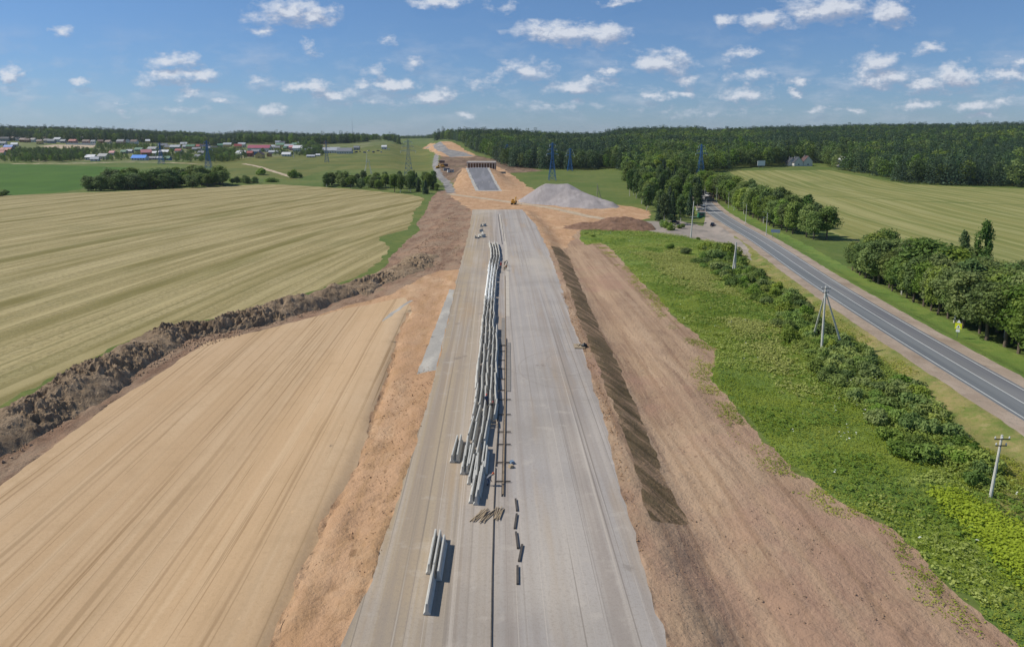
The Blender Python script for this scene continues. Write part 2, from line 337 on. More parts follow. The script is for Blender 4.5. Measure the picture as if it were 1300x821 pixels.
Z('crop_field', PP([(-500,208),(0,208),(90,210),(165,213),(150,219),(120,232),(100,241),(60,246.5),(0,249),(-500,262)]), 'crop', 1, .05, 'bright green crop field below the village', 'field')
Z('straw_field', PP([(-500,264),(-200,252),(0,248.5),(60,246),(150,243),(330,234.5),(400,237),(470,242),(533,250),(525,269),(519,290),(502,295),(481,301),(494,313),(483,329),(469,343),(456,350),(421,362),(380,374),(285,401),(240,410),(163,432),(100,462),(60,481),(0,515),(-60,552),(-250,660),(-900,1100),(-1500,700)]), 'straw', .9, .05, 'mown straw coloured field with long parallel windrow stripes', 'field')
Z('soil_ground', PP([(566,241),(556,243),(548,250),(543,263),(539,271),(528,284),(534,292),(523,300),(496,325),(490,338),(469,351),(430,362),(380,383),(300,408),(235,420),(190,440),(150,462),(60,505),(0,535),(-80,580),(-260,690),(-800,1100),(-200,1100),(30,650),(110,590),(160,545),(220,505),(265,470),(285,450),(350,435),(420,420),(540,395),(600,354),(612,268),(625,258),(600,246),(580,240)]), 'dirt_l', .5, .3, 'churned pinkish brown soil beside the new road', 'soil')
Z('sand_shoulder', PP([(600,1100),(520,730),(580,476),(592,354),(590,342),(560,343),(535,352),(500,372),(440,388),(400,402),(470,457),(400,608),(320,730),(200,1100)]), 'orange', .5, .32, 'loose orange sand between the levelled sand and the new road', 'sand')
Z('sand_field', PP([(400,402),(440,391),(480,384),(515,377),(523,396),(509,418),(500,457),(487,496),(466,559),(446,608),(417,661),(385,730),(280,960),(-300,1100),(-700,1000),(-120,690),(0,617),(40,585),(84,555),(133,517),(193,480),(241,448),(261,434),(330,420)]), 'sand', .3, .04, 'levelled pale sand with fine parallel grader lines', 'sand')
Z('soil_rut', strip(SCARP, .6), 'orange', .5, .3, 'thin dark rut along the edge of the levelled sand', 'soil')
Z('gravel_strip', flats([(571,368),(578,369),(553,472),(529,474)], -.3), 'gravel', .15, .03, 'pale grey gravel strip on the left shoulder of the new road', 'gravel')
Z('gravel_strip', flats([(520,382),(524,382),(495,402),(484,407),(488,402)], -.6), 'gravel', .3, .03, 'small grey gravel spill at the corner of the sand', 'gravel')
Z('graded_ground', PP([(663,268),(700,268),(740,275),(765,285),(740,292),(744,311),(763,308),(787,327),(808,351),(843,383),(854,399),(883,423),(900,439),(910,442),(908,463),(904,482),(932,512),(984,573),(1012,597),(1069,637),(1125,665),(1161,697),(1193,730),(1330,860),(1700,1300),(700,1300),(790,730),(760,610),(740,535),(720,450),(700,412),(690,361),(680,318),(660,285)]), 'dirt_r', .9, .22, 'graded pinkish brown soil with vehicle tracks right of the new road', 'soil')
Z('cutting_soil', PP([(558,228),(556,214),(557,204),(562,197),(600,196.5),(628,202),(660,210),(690,217),(640,221),(590,226),(578,236),(572,232)]), 'dirt_d', 1.5, .5, 'dark brown worked soil in front of the unfinished flyover', 'soil')
Z('sand_ground', PP([(572,250),(576,232),(584,218),(592,211),(632,211),(650,222),(672,238),(700,250),(800,262),(826,268),(824,277),(780,283),(735,292),(712,318),(690,318),(660,285),(650,272),(600,272),(590,262)]), 'orange', 1.2, .35, 'orange sand around the end of the paved strip and the approach bank', 'sand')
Z('damp_slope', PP([(700,312),(710,314),(722,326),(741,372),(760,413),(790,474),(810,522),(841,600),(872,662),(825,662),(812,614),(798,562),(778,515),(760,464),(742,423),(729,386)]), 'damp', .4, .2, 'dark damp soil in slanting streaks on the road slope', 'soil')
Z('new_road', road_w, 'road', .28, .015, 'unfinished motorway of compacted pale stone', 'road')
Z('haul_track', strip(smooth_line(PP([(570,246),(590,249),(650,257),(700,264),(745,274),(800,283),(850,289)])), 5.5), 'track', .5, .05, 'pale haul track crossing beyond the end of the new road', 'track')
Z('motorway_surface', [(-25.2,520),(-7,520),(-19.5,640),(-39.7,640)], 'edge', .2, .02, 'pale gravel edges of the second stretch of new road', 'road')
Z('motorway_base', [(-23.2,523),(-9,523),(-21.2,640),(-38,640)], 'newtop', .2, .02, 'dark grey surface on top of the flyover approach bank', 'road')
Z('haul_road', strip(smooth_line(PP([(573,245),(568,234),(558,223),(553,210),(554,198),(557,191)])), 6.5), 'far_road', .8, .05, 'grey haul road running to the distant hill', 'road')
Z('distant_road', PP([(602,198.5),(588,193),(570,189.5),(546,186),(539,187.5),(556,191.5),(566,196),(572,199.5)]), 'far_road', .6, .05, 'distant grey stretch of new road curving over the hill', 'road')
Z('hill_sand', PP([(536,188),(546,182),(558,180),(574,180),(584,185),(589,190),(604,197),(598,200),(560,199),(552,195),(545,190)]), 'orange', 1.5, .5, 'bare orange sand slope of the distant cutting', 'sand')
zones[-1], zones[-2] = zones[-2], zones[-1]
Z('farm_track', strip(smooth_line(PP([(308,208),(326,211),(345,217),(373,225.5)])), 6), 'track', .5, .02, 'pale farm track below the village', 'track')
Z('hay_field', PP([(925,217),(1050,216),(1150,234),(1250,238),(1300,239.5),(1700,242),(1700,560),(1330,450),(1200,372),(1150,345),(1085,306),(1035,288),(1000,270),(960,243)]), 'field_r', .6, .05, 'large mown green and straw striped field before the forest', 'field')
Z('field_ditch', strip(smooth_line(PP([(1000,248),(1090,251),(1180,256),(1300,260),(1500,266)])), 3), 'meadow', .6, .3, 'thin dark green ditch line across the mown field', 'field')
hw = [p for p in HW_C]
near = [p for p in hw if p[1] < 430]
Z('weed_strip', PP([(736,294),(744,311),(763,308),(787,327),(808,351),(843,383),(854,399),(883,423),(900,439),(910,442),(908,463),(904,482),(932,512),(984,573),(1012,597),(1069,637),(1125,665),(1161,697),(1193,730),(1330,860),(1600,1200),(2300,1000),(1500,680),(1380,640),(1300,620),(1170,500),(1100,440),(1000,372),(945,330),(915,308),(865,299),(800,290),(765,287)]), 'weeds', .7, .25, 'lush green weed strip between the soil and the old road', 'ground')
Z('dry_verge', [(x-20+0*y, y) for x, y in near if y > 60 and y < 300]+[(x, y) for x, y in near if y > 60 and y < 300][::-1], 'verge', .8, .12, 'dry grass verge on the near side of the asphalt road', 'verge')
Z('green_verge', [(x+7, y) for x, y in near if y > 60 and y < 425]+[(x+16, y) for x, y in near if y > 60 and y < 425][::-1], 'verge_g', .6, .12, 'short green verge on the far side of the asphalt road', 'verge')
Z('junction_apron', fl([(815,281),(860,280),(893,287),(899,270),(916,290),(950,318),(955,331),(932,314),(900,306),(870,301),(845,297),(815,292)]), 'apron', .6, .05, 'dusty junction apron where the track meets the asphalt road', 'road')
Z('road_shoulder', strip(hw, 14.4), 'shoulder', .25, .03, 'sandy gravel shoulders of the asphalt road', 'road')
Z('asphalt_road', strip(hw, 8.2), 'asph_l', .05, .0, 'two lane asphalt road with the lighter worn lane', 'road')
Z('asphalt_road', offs(hw, -.05)+offs(hw, -4.1)[::-1], 'asph_r', .05, .0, 'darker resurfaced lane of the asphalt road', 'road')
for d, nm in ((3.45, 'near edge line'), (0, 'centre line'), (-3.45, 'far edge line')):
    Z('road_marking', strip(offs(near, d), .2), 'line', 0, 0, 'white painted %s of the asphalt road' % nm, 'road marking')
_c = min(near, key=lambda p: abs(p[1]-372))
Z('road_marking', [(_c[0]-3.3, _c[1]-1), (_c[0]+3.3, _c[1]-1), (_c[0]+3.3, _c[1]+1), (_c[0]-3.3, _c[1]+1)], 'line', 0, 0, 'white painted crossing bar over the asphalt road', 'road marking')

def densify(poly, jit, seed):
    out = []
    if len(poly) > 24 and jit > .6: poly = [p for p in smooth_line(list(poly)+[poly[0]], 9)][:-1]
    n = len(poly)
    for i in range(n):
        a, b = poly[i], poly[(i+1) % n]; L = math.hypot(b[0]-a[0], b[1]-a[1]); d = max(30, math.hypot((a[0]+b[0])/2, (a[1]+b[1])/2))
        s = max(.8, d*.009) if jit > 0 else max(4, d*.04); k = max(1, min(400, int(L/s)))
        for j in range(k):
            t = j/k; x = a[0]+(b[0]-a[0])*t; y = a[1]+(b[1]-a[1])*t
            if jit > 0:
                q = jit*(1+d*.002); x += (float(fbm(x*.35, y*.35, seed, 4))-.5)*2.6*q; y += (float(fbm(x*.35+50, y*.35, seed+5, 4))-.5)*2.6*q
            out.append((x, y))
    return out
zones = [z[:1]+(densify(z[1], z[3], i*7),)+z[2:] for i, z in enumerate(zones) if z]

def build_terrain():
    pts = []
    r = 36.0; k = 0
    while r < 1900:
        st = .0075 if r < 420 else .012
        da = math.degrees(st)*1.0 if r < 420 else .75
        a0, a1 = (-40, 40) if r > 60 else (-55, 55)
        a = np.radians(np.arange(a0, a1, da)+(k % 2)*da/2); a = a+rng.uniform(-.3, .3, len(a))*math.radians(da); rr = r*(1+rng.uniform(-.3, .3, len(a))*st)
        pts.append(np.c_[rr*np.sin(a), rr*np.cos(a)]); r *= 1+st; k += 1
    for r in np.r_[3, 8, 15, 24, np.geomspace(36, 2400, 50)]:
        a = np.radians(np.arange(0, 360, 4)+rng.uniform(0, 1)); a = a[(np.cos(a) < math.cos(R(57))) | (r < 36) | (r > 1900)]
        pts.append(np.c_[r*np.sin(a), r*np.cos(a)])
    for r in (3500, 6000, 12000, 30000):
        a = np.radians(np.arange(0, 360, 3)+.5); pts.append(np.c_[r*np.sin(a), r*np.cos(a)])
    pts = np.vstack(pts)
    V = [Vector(p) for p in pts.tolist()]; E = []
    for z in zones:
        n0 = len(V); poly = z[1]; V += [Vector(p) for p in poly]; E += [(n0+i, n0+(i+1) % len(poly)) for i in range(len(poly))]
    ov, oe, of, *_ = delaunay_2d_cdt(V, E, [], 0, 1e-4, False)
    v = np.array([tuple(p) for p in ov]); f = np.array([tuple(t) for t in of], np.int64)
    a, b, c = v[f[:, 0]], v[f[:, 1]], v[f[:, 2]]
    cr = (b[:, 0]-a[:, 0])*(c[:, 1]-a[:, 1])-(b[:, 1]-a[:, 1])*(c[:, 0]-a[:, 0])
    f[cr < 0] = f[cr < 0][:, ::-1]
    cen = (a+b+c)/3
    zid = np.zeros(len(f), int)
    for i, z in enumerate(zones): zid[inpoly(z[1], cen[:, 0], cen[:, 1])] = i+1
    amp = np.array([.12]+[z[4] for z in zones]); va = np.full(len(v), 9.)
    for k in range(3): np.minimum.at(va, f[:, k], amp[zid])
    x, y = v[:, 0], v[:, 1]
    rg = (fbm(x*.45, y*.45, 3, 5)-.5)*2.2
    z = hfun(x, y)+va*rg+va*(fbm(x*1.3, y*1.3, 23, 3)-.5)*.8
    XYZ = np.c_[x, y, z]
    names = [('meadow_ground', None, 'meadow', 0, 0, 'green meadow ground reaching to the horizon', 'ground')]+zones
    for i, zz in enumerate(names):
        sel = f[zid == i]
        if not len(sel): print('EMPTY ZONE', zz[0]); continue
        u, inv = np.unique(sel, return_inverse=True)
        o = link(zz[0], np_mesh(zz[0], XYZ[u], inv.reshape(sel.shape), M[zz[2]], smooth=True))
        tag(o, zz[5], zz[6], kind='structure')
    print('terrain', len(v), len(f))
build_terrain()
# ================================================================== VEGETATION
M['bark'] = simple('bark', '6b5d4f', .9, var=.25, scale=8)
M['bark_birch'] = simple('birch_bark', 'c4beb2', .8, var=.2, scale=3)
M['leaf_mid'] = leaf_mat('broad_leaves', ['536e32', '6c863e', '859a48'], .32)
M['leaf_light'] = leaf_mat('light_leaves', ['66843a', '7f9a46', '94a855'], .32)
M['leaf_dark'] = leaf_mat('dark_leaves', ['486234', '5c783e', '708a48'], .28)
M['needles'] = leaf_mat('spruce_needles', ['2f4634', '3e583c', '506a46'], .15)
M['leaf_bush'] = leaf_mat('bush_leaves', ['64823a', '86a04e', 'a6b85e'], .38, nscale=1.2)
M['leaf_hog'] = leaf_mat('broad_weed_leaves', ['8a9c3e', 'a0ae48', 'b2bc58'], .35, nscale=.08)
M['leaf_grass'] = leaf_mat('grass_blades', ['6a8434', '9dac4a', 'c0c264'], .4, nscale=.1)
M['leaf_wil'] = leaf_mat('willow_leaves', ['506c36', '6e884a', '88a05c'], .3)
M['flower'] = simple('white_umbels', 'dfe0d2', .8, var=.05)

def quads(C, Nn, S, asp=1.0, rr=None):
    """rhombic leaf faces at C with normals N, size S"""
    rr = rr or rng
    n = len(C); Nn = Nn/np.maximum(np.linalg.norm(Nn, axis=1, keepdims=True), 1e-6)
    t = rr.normal(size=(n, 3)); u = np.cross(Nn, t); u /= np.maximum(np.linalg.norm(u, axis=1, keepdims=True), 1e-6); w = np.cross(Nn, u)
    S = np.asarray(S).reshape(-1, 1)*np.ones((n, 1))
    V = np.stack([C+u*S, C+w*S*asp*.62, C-u*S, C-w*S*asp*.62], 1).reshape(-1, 3)
    return V, np.arange(4*n).reshape(n, 4)
def crown_broad(h, rad, base, n, leaf, lobes=22, seed=0, shape='round'):
    g = np.random.default_rng(seed); C = []; Nn = []
    per = n//lobes
    for k in range(lobes):
        t = (k+.5)/lobes; z = base+(h-base)*(.12+.8*t)
        w = math.sqrt(max(.05, 1-((t-.42)/.62)**2)) if shape == 'round' else (1-.75*t)**.7
        a = k*2.4+g.uniform(-.6, .6); d = rad*w*g.uniform(.25, .68)
        lr = rad*g.uniform(.2, .55)*(.6+.4*w); c = np.array([math.cos(a)*d, math.sin(a)*d, z])
        v = g.normal(size=(per, 3)); v /= np.linalg.norm(v, axis=1, keepdims=True)
        rr = lr*(g.uniform(.45, 1.08, (per, 1)))**.6*(1+.25*np.sin(v[:, :1]*7+k)*np.cos(v[:, 2:]*6+k*2))
        C.append(c+v*rr*np.array([1, 1, .8])); C[-1] = C[-1]+g.normal(size=(per, 3))*rad*.045; Nn.append(v+g.normal(size=(per, 3))*.6+np.array([0, 0, .35]))
    C = np.vstack(C); Nn = np.vstack(Nn); C[:, 2] = np.maximum(C[:, 2], base*.6)
    return quads(C, Nn, leaf*g.uniform(.6, 1.3, len(C)), 1, g)
def crown_spruce(h, rad, base, n, leaf, seed=0):
    g = np.random.default_rng(seed); t = g.uniform(0, 1, n)**1.35; z = base+(h-base)*t
    tier = .72+.28*np.abs(np.sin(t*34+g.uniform(0, 6)))
    a = g.uniform(0, 2*math.pi, n); br = .8+.25*np.sin(a*5+np.floor(t*12)*1.7)
    r = rad*(1-t)**.85*tier*br*g.uniform(.5, 1, n)**.4+.08
    C = np.c_[r*np.cos(a), r*np.sin(a), z-r*.22]; Nn = np.c_[np.cos(a)*.7, np.sin(a)*.7, np.full(n, .8)]+g.normal(size=(n, 3))*.4
    return quads(C, Nn, leaf*g.uniform(.6, 1.3, n)*(1-.4*t), 1, g)
def trunk_mb(h, r, limbs, seed, rad):
    g = random.Random(seed); b = MB(); lean = [(0, 0, -.4)]+[(g.uniform(-.03, .03)*h*k, g.uniform(-.03, .03)*h*k, h*.85*k/3) for k in (1, 2, 3)]
    b.tube(lean, [r*1.25, r*.85, r*.55, r*.2], 7)
    for k in range(limbs):
        t = .32+.5*k/max(1, limbs); z = h*.85*t; a = k*2.4; L = rad*g.uniform(.55, .8)*(1.2-t)
        b.tube([(0, 0, z), (math.cos(a)*L*.5, math.sin(a)*L*.5, z+L*.45), (math.cos(a)*L, math.sin(a)*L, z+L*.8)], [r*.4, r*.25, r*.08], 5)
    return b
PROTO = {}
def tree_proto(kind, i):
    key = (kind, i)
    if key in PROTO: return PROTO[key]
    s = {'maple': 1, 'birch': 2, 'spruce': 3, 'aspen': 4, 'willow': 5}[kind]*10+i
    if kind == 'maple': h, r, bs, cr, mt, bk, tr = 10, 3.3, 2.6, crown_broad(10, 3.3, 2.4, 5200, .23, 26, s), 'leaf_mid', 'bark', .2
    elif kind == 'aspen': h, r, bs, cr, mt, bk, tr = 10, 3.0, 1.6, crown_broad(10, 3.0, 1.6, 4800, .23, 26, s), 'leaf_light', 'bark', .18
    elif kind == 'birch': h, r, bs, cr, mt, bk, tr = 10, 2.2, 1.4, crown_broad(10, 2.3, 1.4, 3600, .2, 20, s), 'leaf_dark', 'bark_birch', .13
    elif kind == 'willow': h, r, bs, cr, mt, bk, tr = 10, 3.6, .8, crown_broad(10, 3.9, .1, 3800, .26, 18, s), 'leaf_wil', 'bark', .22
    else: h, r, bs, cr, mt, bk, tr = 10, 2.0, .8, crown_spruce(10, 2.1, .8, 3200, .24, s), 'needles', 'bark', .16
    me = np_mesh('crown', cr[0], cr[1], M[mt]); tm = trunk_mb(10, tr, 0 if kind == 'spruce' else 6, s, r).mesh('trunk', M[bk])
    PROTO[key] = (me, tm); return PROTO[key]
NAMES = {'maple': 'broadleaf_tree', 'aspen': 'aspen_tree', 'birch': 'birch_tree', 'spruce': 'spruce_tree', 'willow': 'willow_tree'}
tree_count = 0
def tree(kind, x, y, h, label, group, cat='tree', wide=1., name=None):
    global tree_count; tree_count += 1
    me, tm = tree_proto(kind, random.randrange(4)); z = H(x, y)
    root = empty(name or NAMES[kind], (x, y, z-.1), random.uniform(0, 6.28), label, cat, group)
    s = h/10; w = s*wide*random.uniform(.88, 1.12); root.scale = (w, w, s)
    link('trunk', tm, root); link('crown', me, root); return root

def ordinal(n):
    return '%d%s' % (n, 'th' if 10 <= n % 100 <= 20 else {1: 'st', 2: 'nd', 3: 'rd'}.get(n % 10, 'th'))
# ---- row A: dense broadleaf plantation right of the old road
A = PP([(1081, 343), (1300, 456), (1420, 518)])
line = [A[0], A[1], A[2]]
i = 0
for row, off in enumerate((0.3, 4.6, 9.2, 14, 19)):
    n = 0
    L1 = Vector(line[0]); L2 = Vector(line[1]); L3 = Vector(line[2]); tot = (L2-L1).length+(L3-L2).length; d = 0.5*row
    while d < tot-6:
        p = L1+(L2-L1).normalized()*d if d < (L2-L1).length else L2+(L3-L2).normalized()*(d-(L2-L1).length)
        x = p.x+off+random.uniform(-.8, .8); y = p.y+random.uniform(-.8, .8); n += 1
        k = 'maple' if random.random() < .72 else random.choice(['aspen', 'birch'])
        h = random.uniform(8.4, 11.4)+2.2*d/tot+(1.2 if row in (1, 2) else 0)+(1.8 if random.random() < .1 else 0)
        tree(k, x, y, h, '%s tree, %s from the far end, %s of the right plantation' % ({'maple': 'green broadleaf', 'aspen': 'light green', 'birch': 'slender dark green'}[k], ordinal(n), ['the front row', 'the second row', 'the third row', 'the fourth row', 'the back row'][row]), 'plantation trees right of the asphalt road', wide=random.uniform(1.0, 1.5))
        d += random.uniform(3.9, 5.0) if row < 2 else random.uniform(6, 8)
for px, py, ht, lb in ((1228, 372, 19.5, 'tallest slender poplar like tree rising above the right hand plantation'), (1203, 362, 15.5, 'pale tall willow like tree standing behind the plantation left of the tallest one'), (1290, 395, 18, 'tall slender tree near the right end of the plantation')):
    x, y = P(px, py); tree('birch' if ht > 13 else 'willow', x+3, y, ht, lb, None, wide=.62 if ht > 13 else .6)
# ---- row B: long roadside belt going into the distance
B = PP([(1029, 305), (990, 293), (957, 279), (918, 258), (898, 250), (880, 243.5)])
for row, off in enumerate((1.5, 7.5, 13.5)):
    pl = [Vector((a, b)) for a, b in B]; d = row*2.; n = 0
    for a, b in zip(pl[:-1], pl[1:]):
        L = (b-a).length
        while d < L:
            p = a+(b-a)*(d/L); n += 1
            if not (row == 2 and n < 4):
                k = random.choice(['maple', 'maple', 'aspen', 'birch'])
                tree(k, p.x+off+random.uniform(-1, 1), p.y+random.uniform(-1.5, 1.5)+1, random.uniform(10.5, 16), '%s tree, %s from the near end, %s of the roadside belt' % ({'maple': 'bushy green', 'aspen': 'light green', 'birch': 'slender dark green'}[k], ordinal(n), ['the front row', 'the middle row', 'the back row'][row]), 'belt of trees along the far side of the asphalt road', wide=1.15)
            d += random.uniform(6.6, 9)*(1+row*.25)
        d -= L
# ---- centre grove between the new and the old road
def scatter(poly, n, mind):
    poly = np.array(poly); pts = []; t = 0
    while len(pts) < n and t < n*200:
        t += 1; x = random.uniform(poly[:, 0].min(), poly[:, 0].max()); y = random.uniform(poly[:, 1].min(), poly[:, 1].max())
        if inpoly(poly, np.array([x]), np.array([y]))[0] and all((x-a)**2+(y-b)**2 > mind*mind for a, b in pts): pts.append((x, y))
    return sorted(pts, key=lambda p: p[1])
G = PP([(836, 290), (858, 284), (884, 280), (890, 266), (884, 252), (872, 238), (852, 227), (795, 226), (790, 243), (812, 262), (828, 276)])
for n, (x, y) in enumerate(scatter(G, 100, 4.3)):
    k = random.choice(['birch', 'aspen', 'birch', 'maple', 'spruce', 'birch']); h = random.uniform(14, 18)*min(1.25, .78+(y-290)/800)
    if y < 330: k = random.choice(['birch', 'maple']); h = random.uniform(9, 15)
    tree(k, x, y, h, '%s tree in the grove beside the junction, %s nearest the camera' % ({'birch': 'dark green birch', 'aspen': 'yellow green', 'maple': 'bushy green', 'spruce': 'dark conical spruce'}[k], ordinal(n+1)), 'grove between the new road and the asphalt road', wide=.95)
# low bush at the foot of the grove
# ---- left groves
def grove(poly, n, md, kinds, h0, h1, desc, group, wide=1.05):
    for i, (x, y) in enumerate(scatter(PP(poly), n, md)):
        k = random.choice(kinds)
        tree(k, x, y, random.uniform(h0, h1), '%s %s, %s nearest' % ({'birch': 'dark slender tree', 'maple': 'bushy green tree', 'aspen': 'light green tree', 'spruce': 'dark conical spruce', 'willow': 'grey green willow'}[k], desc, ordinal(i+1)), group, wide=wide)
grove([(100, 244), (160, 241), (230, 239), (292, 236), (285, 232), (200, 233), (130, 239)], 46, 4.2, ['willow', 'maple', 'willow'], 8, 15, 'in the thicket beyond the stubble field', 'thicket behind the stubble field', 1.5)
grove([(292, 235), (330, 233.5), (325, 231), (300, 232)], 6, 5, ['willow', 'maple'], 4, 7, 'in the low scrub at the corner of the green crop', 'scrub beside the farm track', 1.5)
grove([(410, 237), (470, 241), (490, 243), (490, 236), (420, 233)], 26, 4, ['willow', 'maple', 'birch'], 7, 12, 'in the copse below the pylons', 'copse left of the tall pylon', 1.35)
grove([(495, 244), (545, 247), (553, 243), (552, 234), (500, 235)], 26, 4, ['birch', 'spruce', 'maple'], 8, 13, 'in the dark copse beside the haul road', 'copse beside the haul road', 1.2)
grove([(545, 246), (556, 245), (556, 240), (550, 240)], 3, 3, ['maple'], 3, 5, 'at the haul road edge', 'low trees at the haul road edge', 1.3)
print('trees', tree_count)

# ---- bushes on the weed strip: one proto family, each bush its own object
def crown_bush(seed, n=1500):
    g = np.random.default_rng(seed); C = []; Nn = []
    for k in range(9):
        a = g.uniform(0, 6.28); d = g.uniform(0, .62); lr = g.uniform(.3, .5); c = np.array([math.cos(a)*d, math.sin(a)*d, g.uniform(.25, .62)])
        v = g.normal(size=(n//9, 3)); v /= np.linalg.norm(v, axis=1, keepdims=True)
        C.append(c+v*lr*g.uniform(.5, 1.05, (n//9, 1))**.6*np.array([1, 1, .85])); Nn.append(v+g.normal(size=(n//9, 3))*.5+[0, 0, .4])
    C = np.vstack(C); C[:, 2] = np.abs(C[:, 2]); return quads(C, np.vstack(Nn), .085*g.uniform(.6, 1.3, len(C)), 1, g)
bush_me = [np_mesh('bush', *crown_bush(100+i), M[m]) for i, m in enumerate(['leaf_bush', 'leaf_bush', 'leaf_mid', 'leaf_mid', 'leaf_bush', 'leaf_light'])]
bush_n = 0
def bush(x, y, r, h, label, group, k=None):
    global bush_n; bush_n += 1
    o = link('bush', bush_me[k if k is not None else random.randrange(6)]); o.location = (x, y, H(x, y)-.1); o.rotation_euler = (0, 0, random.uniform(0, 6.28)); o.scale = (r, r*random.uniform(.85, 1.15), h)
    tag(o, label, 'bush', group); return o
BP = PP([(900, 315), (930, 318), (945, 340), (1000, 370), (1050, 412), (1078, 436), (1120, 462), (1165, 500), (1205, 535), (1215, 560), (1260, 588), (1275, 618), (1255, 632), (1200, 592), (1150, 585), (1125, 545), (1060, 500), (1030, 470), (1000, 430), (985, 395), (940, 375), (905, 345), (880, 335)])
for i, (x, y) in enumerate(scatter(BP, 165, 1.9)):
    r = random.uniform(1.4, 2.9); bush(x, y, r, random.uniform(1.5, 3.2), 'green bush in the hedge line below the dry verge, %s nearest the camera' % ordinal(i+1), 'bushes between the weed strip and the verge')
for i, (px, py, r, h) in enumerate([(905, 330, 4.2, 4.2), (925, 325, 4.5, 5), (915, 345, 3.8, 3.6), (940, 338, 3.2, 3.4), (895, 318, 3.6, 3.6), (870, 322, 2.6, 2.4), (850, 316, 2.2, 2.2), (962, 352, 3, 3)]):
    x, y = P(px, py); bush(x, y, r, h, 'large rounded dark bush near the leaning wooden pole, %s nearest the junction' % ordinal(i+1), 'big bushes near the junction', 3 if i % 2 else 0)
for i, (px, py, r, h) in enumerate([(1145, 505, 3, 3), (1178, 535, 3.2, 3.2), (1165, 520, 2.8, 2.8), (1105, 480, 3.1, 3), (1090, 470, 2.8, 2.9), (1230, 590, 3, 2.6), (1210, 585, 2.6, 2.2)]):
    x, y = P(px, py); bush(x, y, r, h, 'dense dark green bush at the foot of the verge, %s counted downhill' % ordinal(i+1), 'dense bushes at the foot of the verge', [0, 4, 1][i % 3])
for i, (px, py, r, h) in enumerate([(850, 292, 3.4, 4.2), (843, 288, 2.8, 3.4), (864, 290, 2.2, 2.4), (828, 291, 1.4, 1.3), (886, 304, 1.3, 1.2), (752, 300, 1.6, 1.1), (744, 297, 1.5, 1.)]):
    x, y = P(px, py); bush(x, y, r, h, 'small bush at the edge of the dusty junction track, %s from the grove' % ordinal(i+1), 'bushes at the junction track', 0)
for i, (px, py, r, h) in enumerate([(4, 248, 6, 4), (-6, 249, 5, 3), (333, 222, 7, 7), (372, 226, 5, 8), (380, 225, 4, 5), (300, 231, 6, 4), (318, 231, 5, 3.4), (345, 231, 6, 4)]):
    x, y = P(px, py); bush(x, y, r, h, 'solitary field bush beyond the stubble, %s from the left' % ordinal(i+1), 'field bushes beyond the stubble', 5 if i % 2 else 0)

# ---- broad-leaved weeds and grass tufts (uncountable ground cover)
def cover(name, poly, n, rad, leaf, m, flat_, label, clump=.5, seed=1, height=.6, per=7, dens=None, soft=.06, fs=.09, fade=0):
    g = np.random.default_rng(seed); poly = np.array(poly); pts = np.empty((0, 2))
    while len(pts) < n:
        q = np.c_[g.uniform(poly[:, 0].min(), poly[:, 0].max(), n*3), g.uniform(poly[:, 1].min(), poly[:, 1].max(), n*3)]
        q = q[inpoly(poly, q[:, 0], q[:, 1])]; f = fbm(q[:, 0]*fs, q[:, 1]*fs, seed, 3); q = q[f > clump+g.uniform(-soft, soft, len(f))]
        if fade: q = q[pdist(poly.tolist(), q[:, 0], q[:, 1], True) > fade*g.uniform(0, 1, len(q))**.6]
        if dens is not None: q = q[g.uniform(0, 1, len(q)) < np.clip((dens/q[:, 1])**2, .02, 1)]
        pts = np.vstack([pts, q])
        if len(q) == 0: break
    pts = pts[:n]; z = hfun(pts[:, 0], pts[:, 1]); n = len(pts)
    s = g.uniform(.6, 1.25, (n, 1)); a = g.uniform(0, 6.28, (n, per)); d = rad*g.uniform(.2, 1, (n, per))*s; zz = height*g.uniform(.35, 1, (n, per))*s
    C = np.stack([pts[:, :1]+np.cos(a)*d, pts[:, 1:]+np.sin(a)*d, z[:, None]+zz], -1).reshape(-1, 3)
    Nn = np.stack([np.cos(a)*(1-flat_), np.sin(a)*(1-flat_), np.full_like(a, flat_+.3)], -1).reshape(-1, 3)+g.normal(size=(n*per, 3))*.25
    V, F = quads(C, Nn, leaf*g.uniform(.6, 1.3, len(C)), 1.3, g)
    o = link(name, np_mesh(name, V, F, M[m])); tag(o, label, 'weeds', kind='stuff'); return o
WP = [z for z in zones if z[0] == 'weed_strip'][0][1]
UP = PP([(780, 312), (870, 308), (905, 335), (985, 395), (1030, 470), (1060, 500), (1030, 520), (985, 500), (945, 455), (915, 425), (870, 395), (830, 345)])
cover('broadleaf_weeds', UP, 8500, .5, .2, 'leaf_hog', .75, 'yellow green broad leaved weeds spreading over the upper weed strip', .5, 5, .55, soft=.12, fs=.08, fade=9)
cover('broadleaf_weeds', PP([(1165, 618), (1205, 618), (1262, 640), (1340, 690), (1360, 740), (1290, 760), (1240, 700), (1190, 655)]), 2300, .5, .16, 'leaf_hog', .75, 'yellow green broad leaved weeds around the single concrete pole', .44, 7, .6, soft=.3, fade=9, fs=.2)
cover('broadleaf_weeds', WP, 8000, .4, .14, 'leaf_hog', .75, 'yellow green broad leaved weeds sprinkled through the rough grass', .56, 27, .5, soft=.06, fs=.1)
cover('tall_grass', WP, 85000, .26, .075, 'leaf_grass', .65, 'rough green grass and weeds covering the whole strip', .34, 9, .34, 4, dens=150, soft=.2)
EDGE = [(x-1.6, y) for x, y in PP([(763,308),(787,327),(808,351),(843,383),(854,399),(883,423),(900,439),(910,442),(908,463),(904,482),(932,512),(984,573),(1012,597),(1069,637),(1125,665),(1161,697),(1193,730),(1330,860)])]
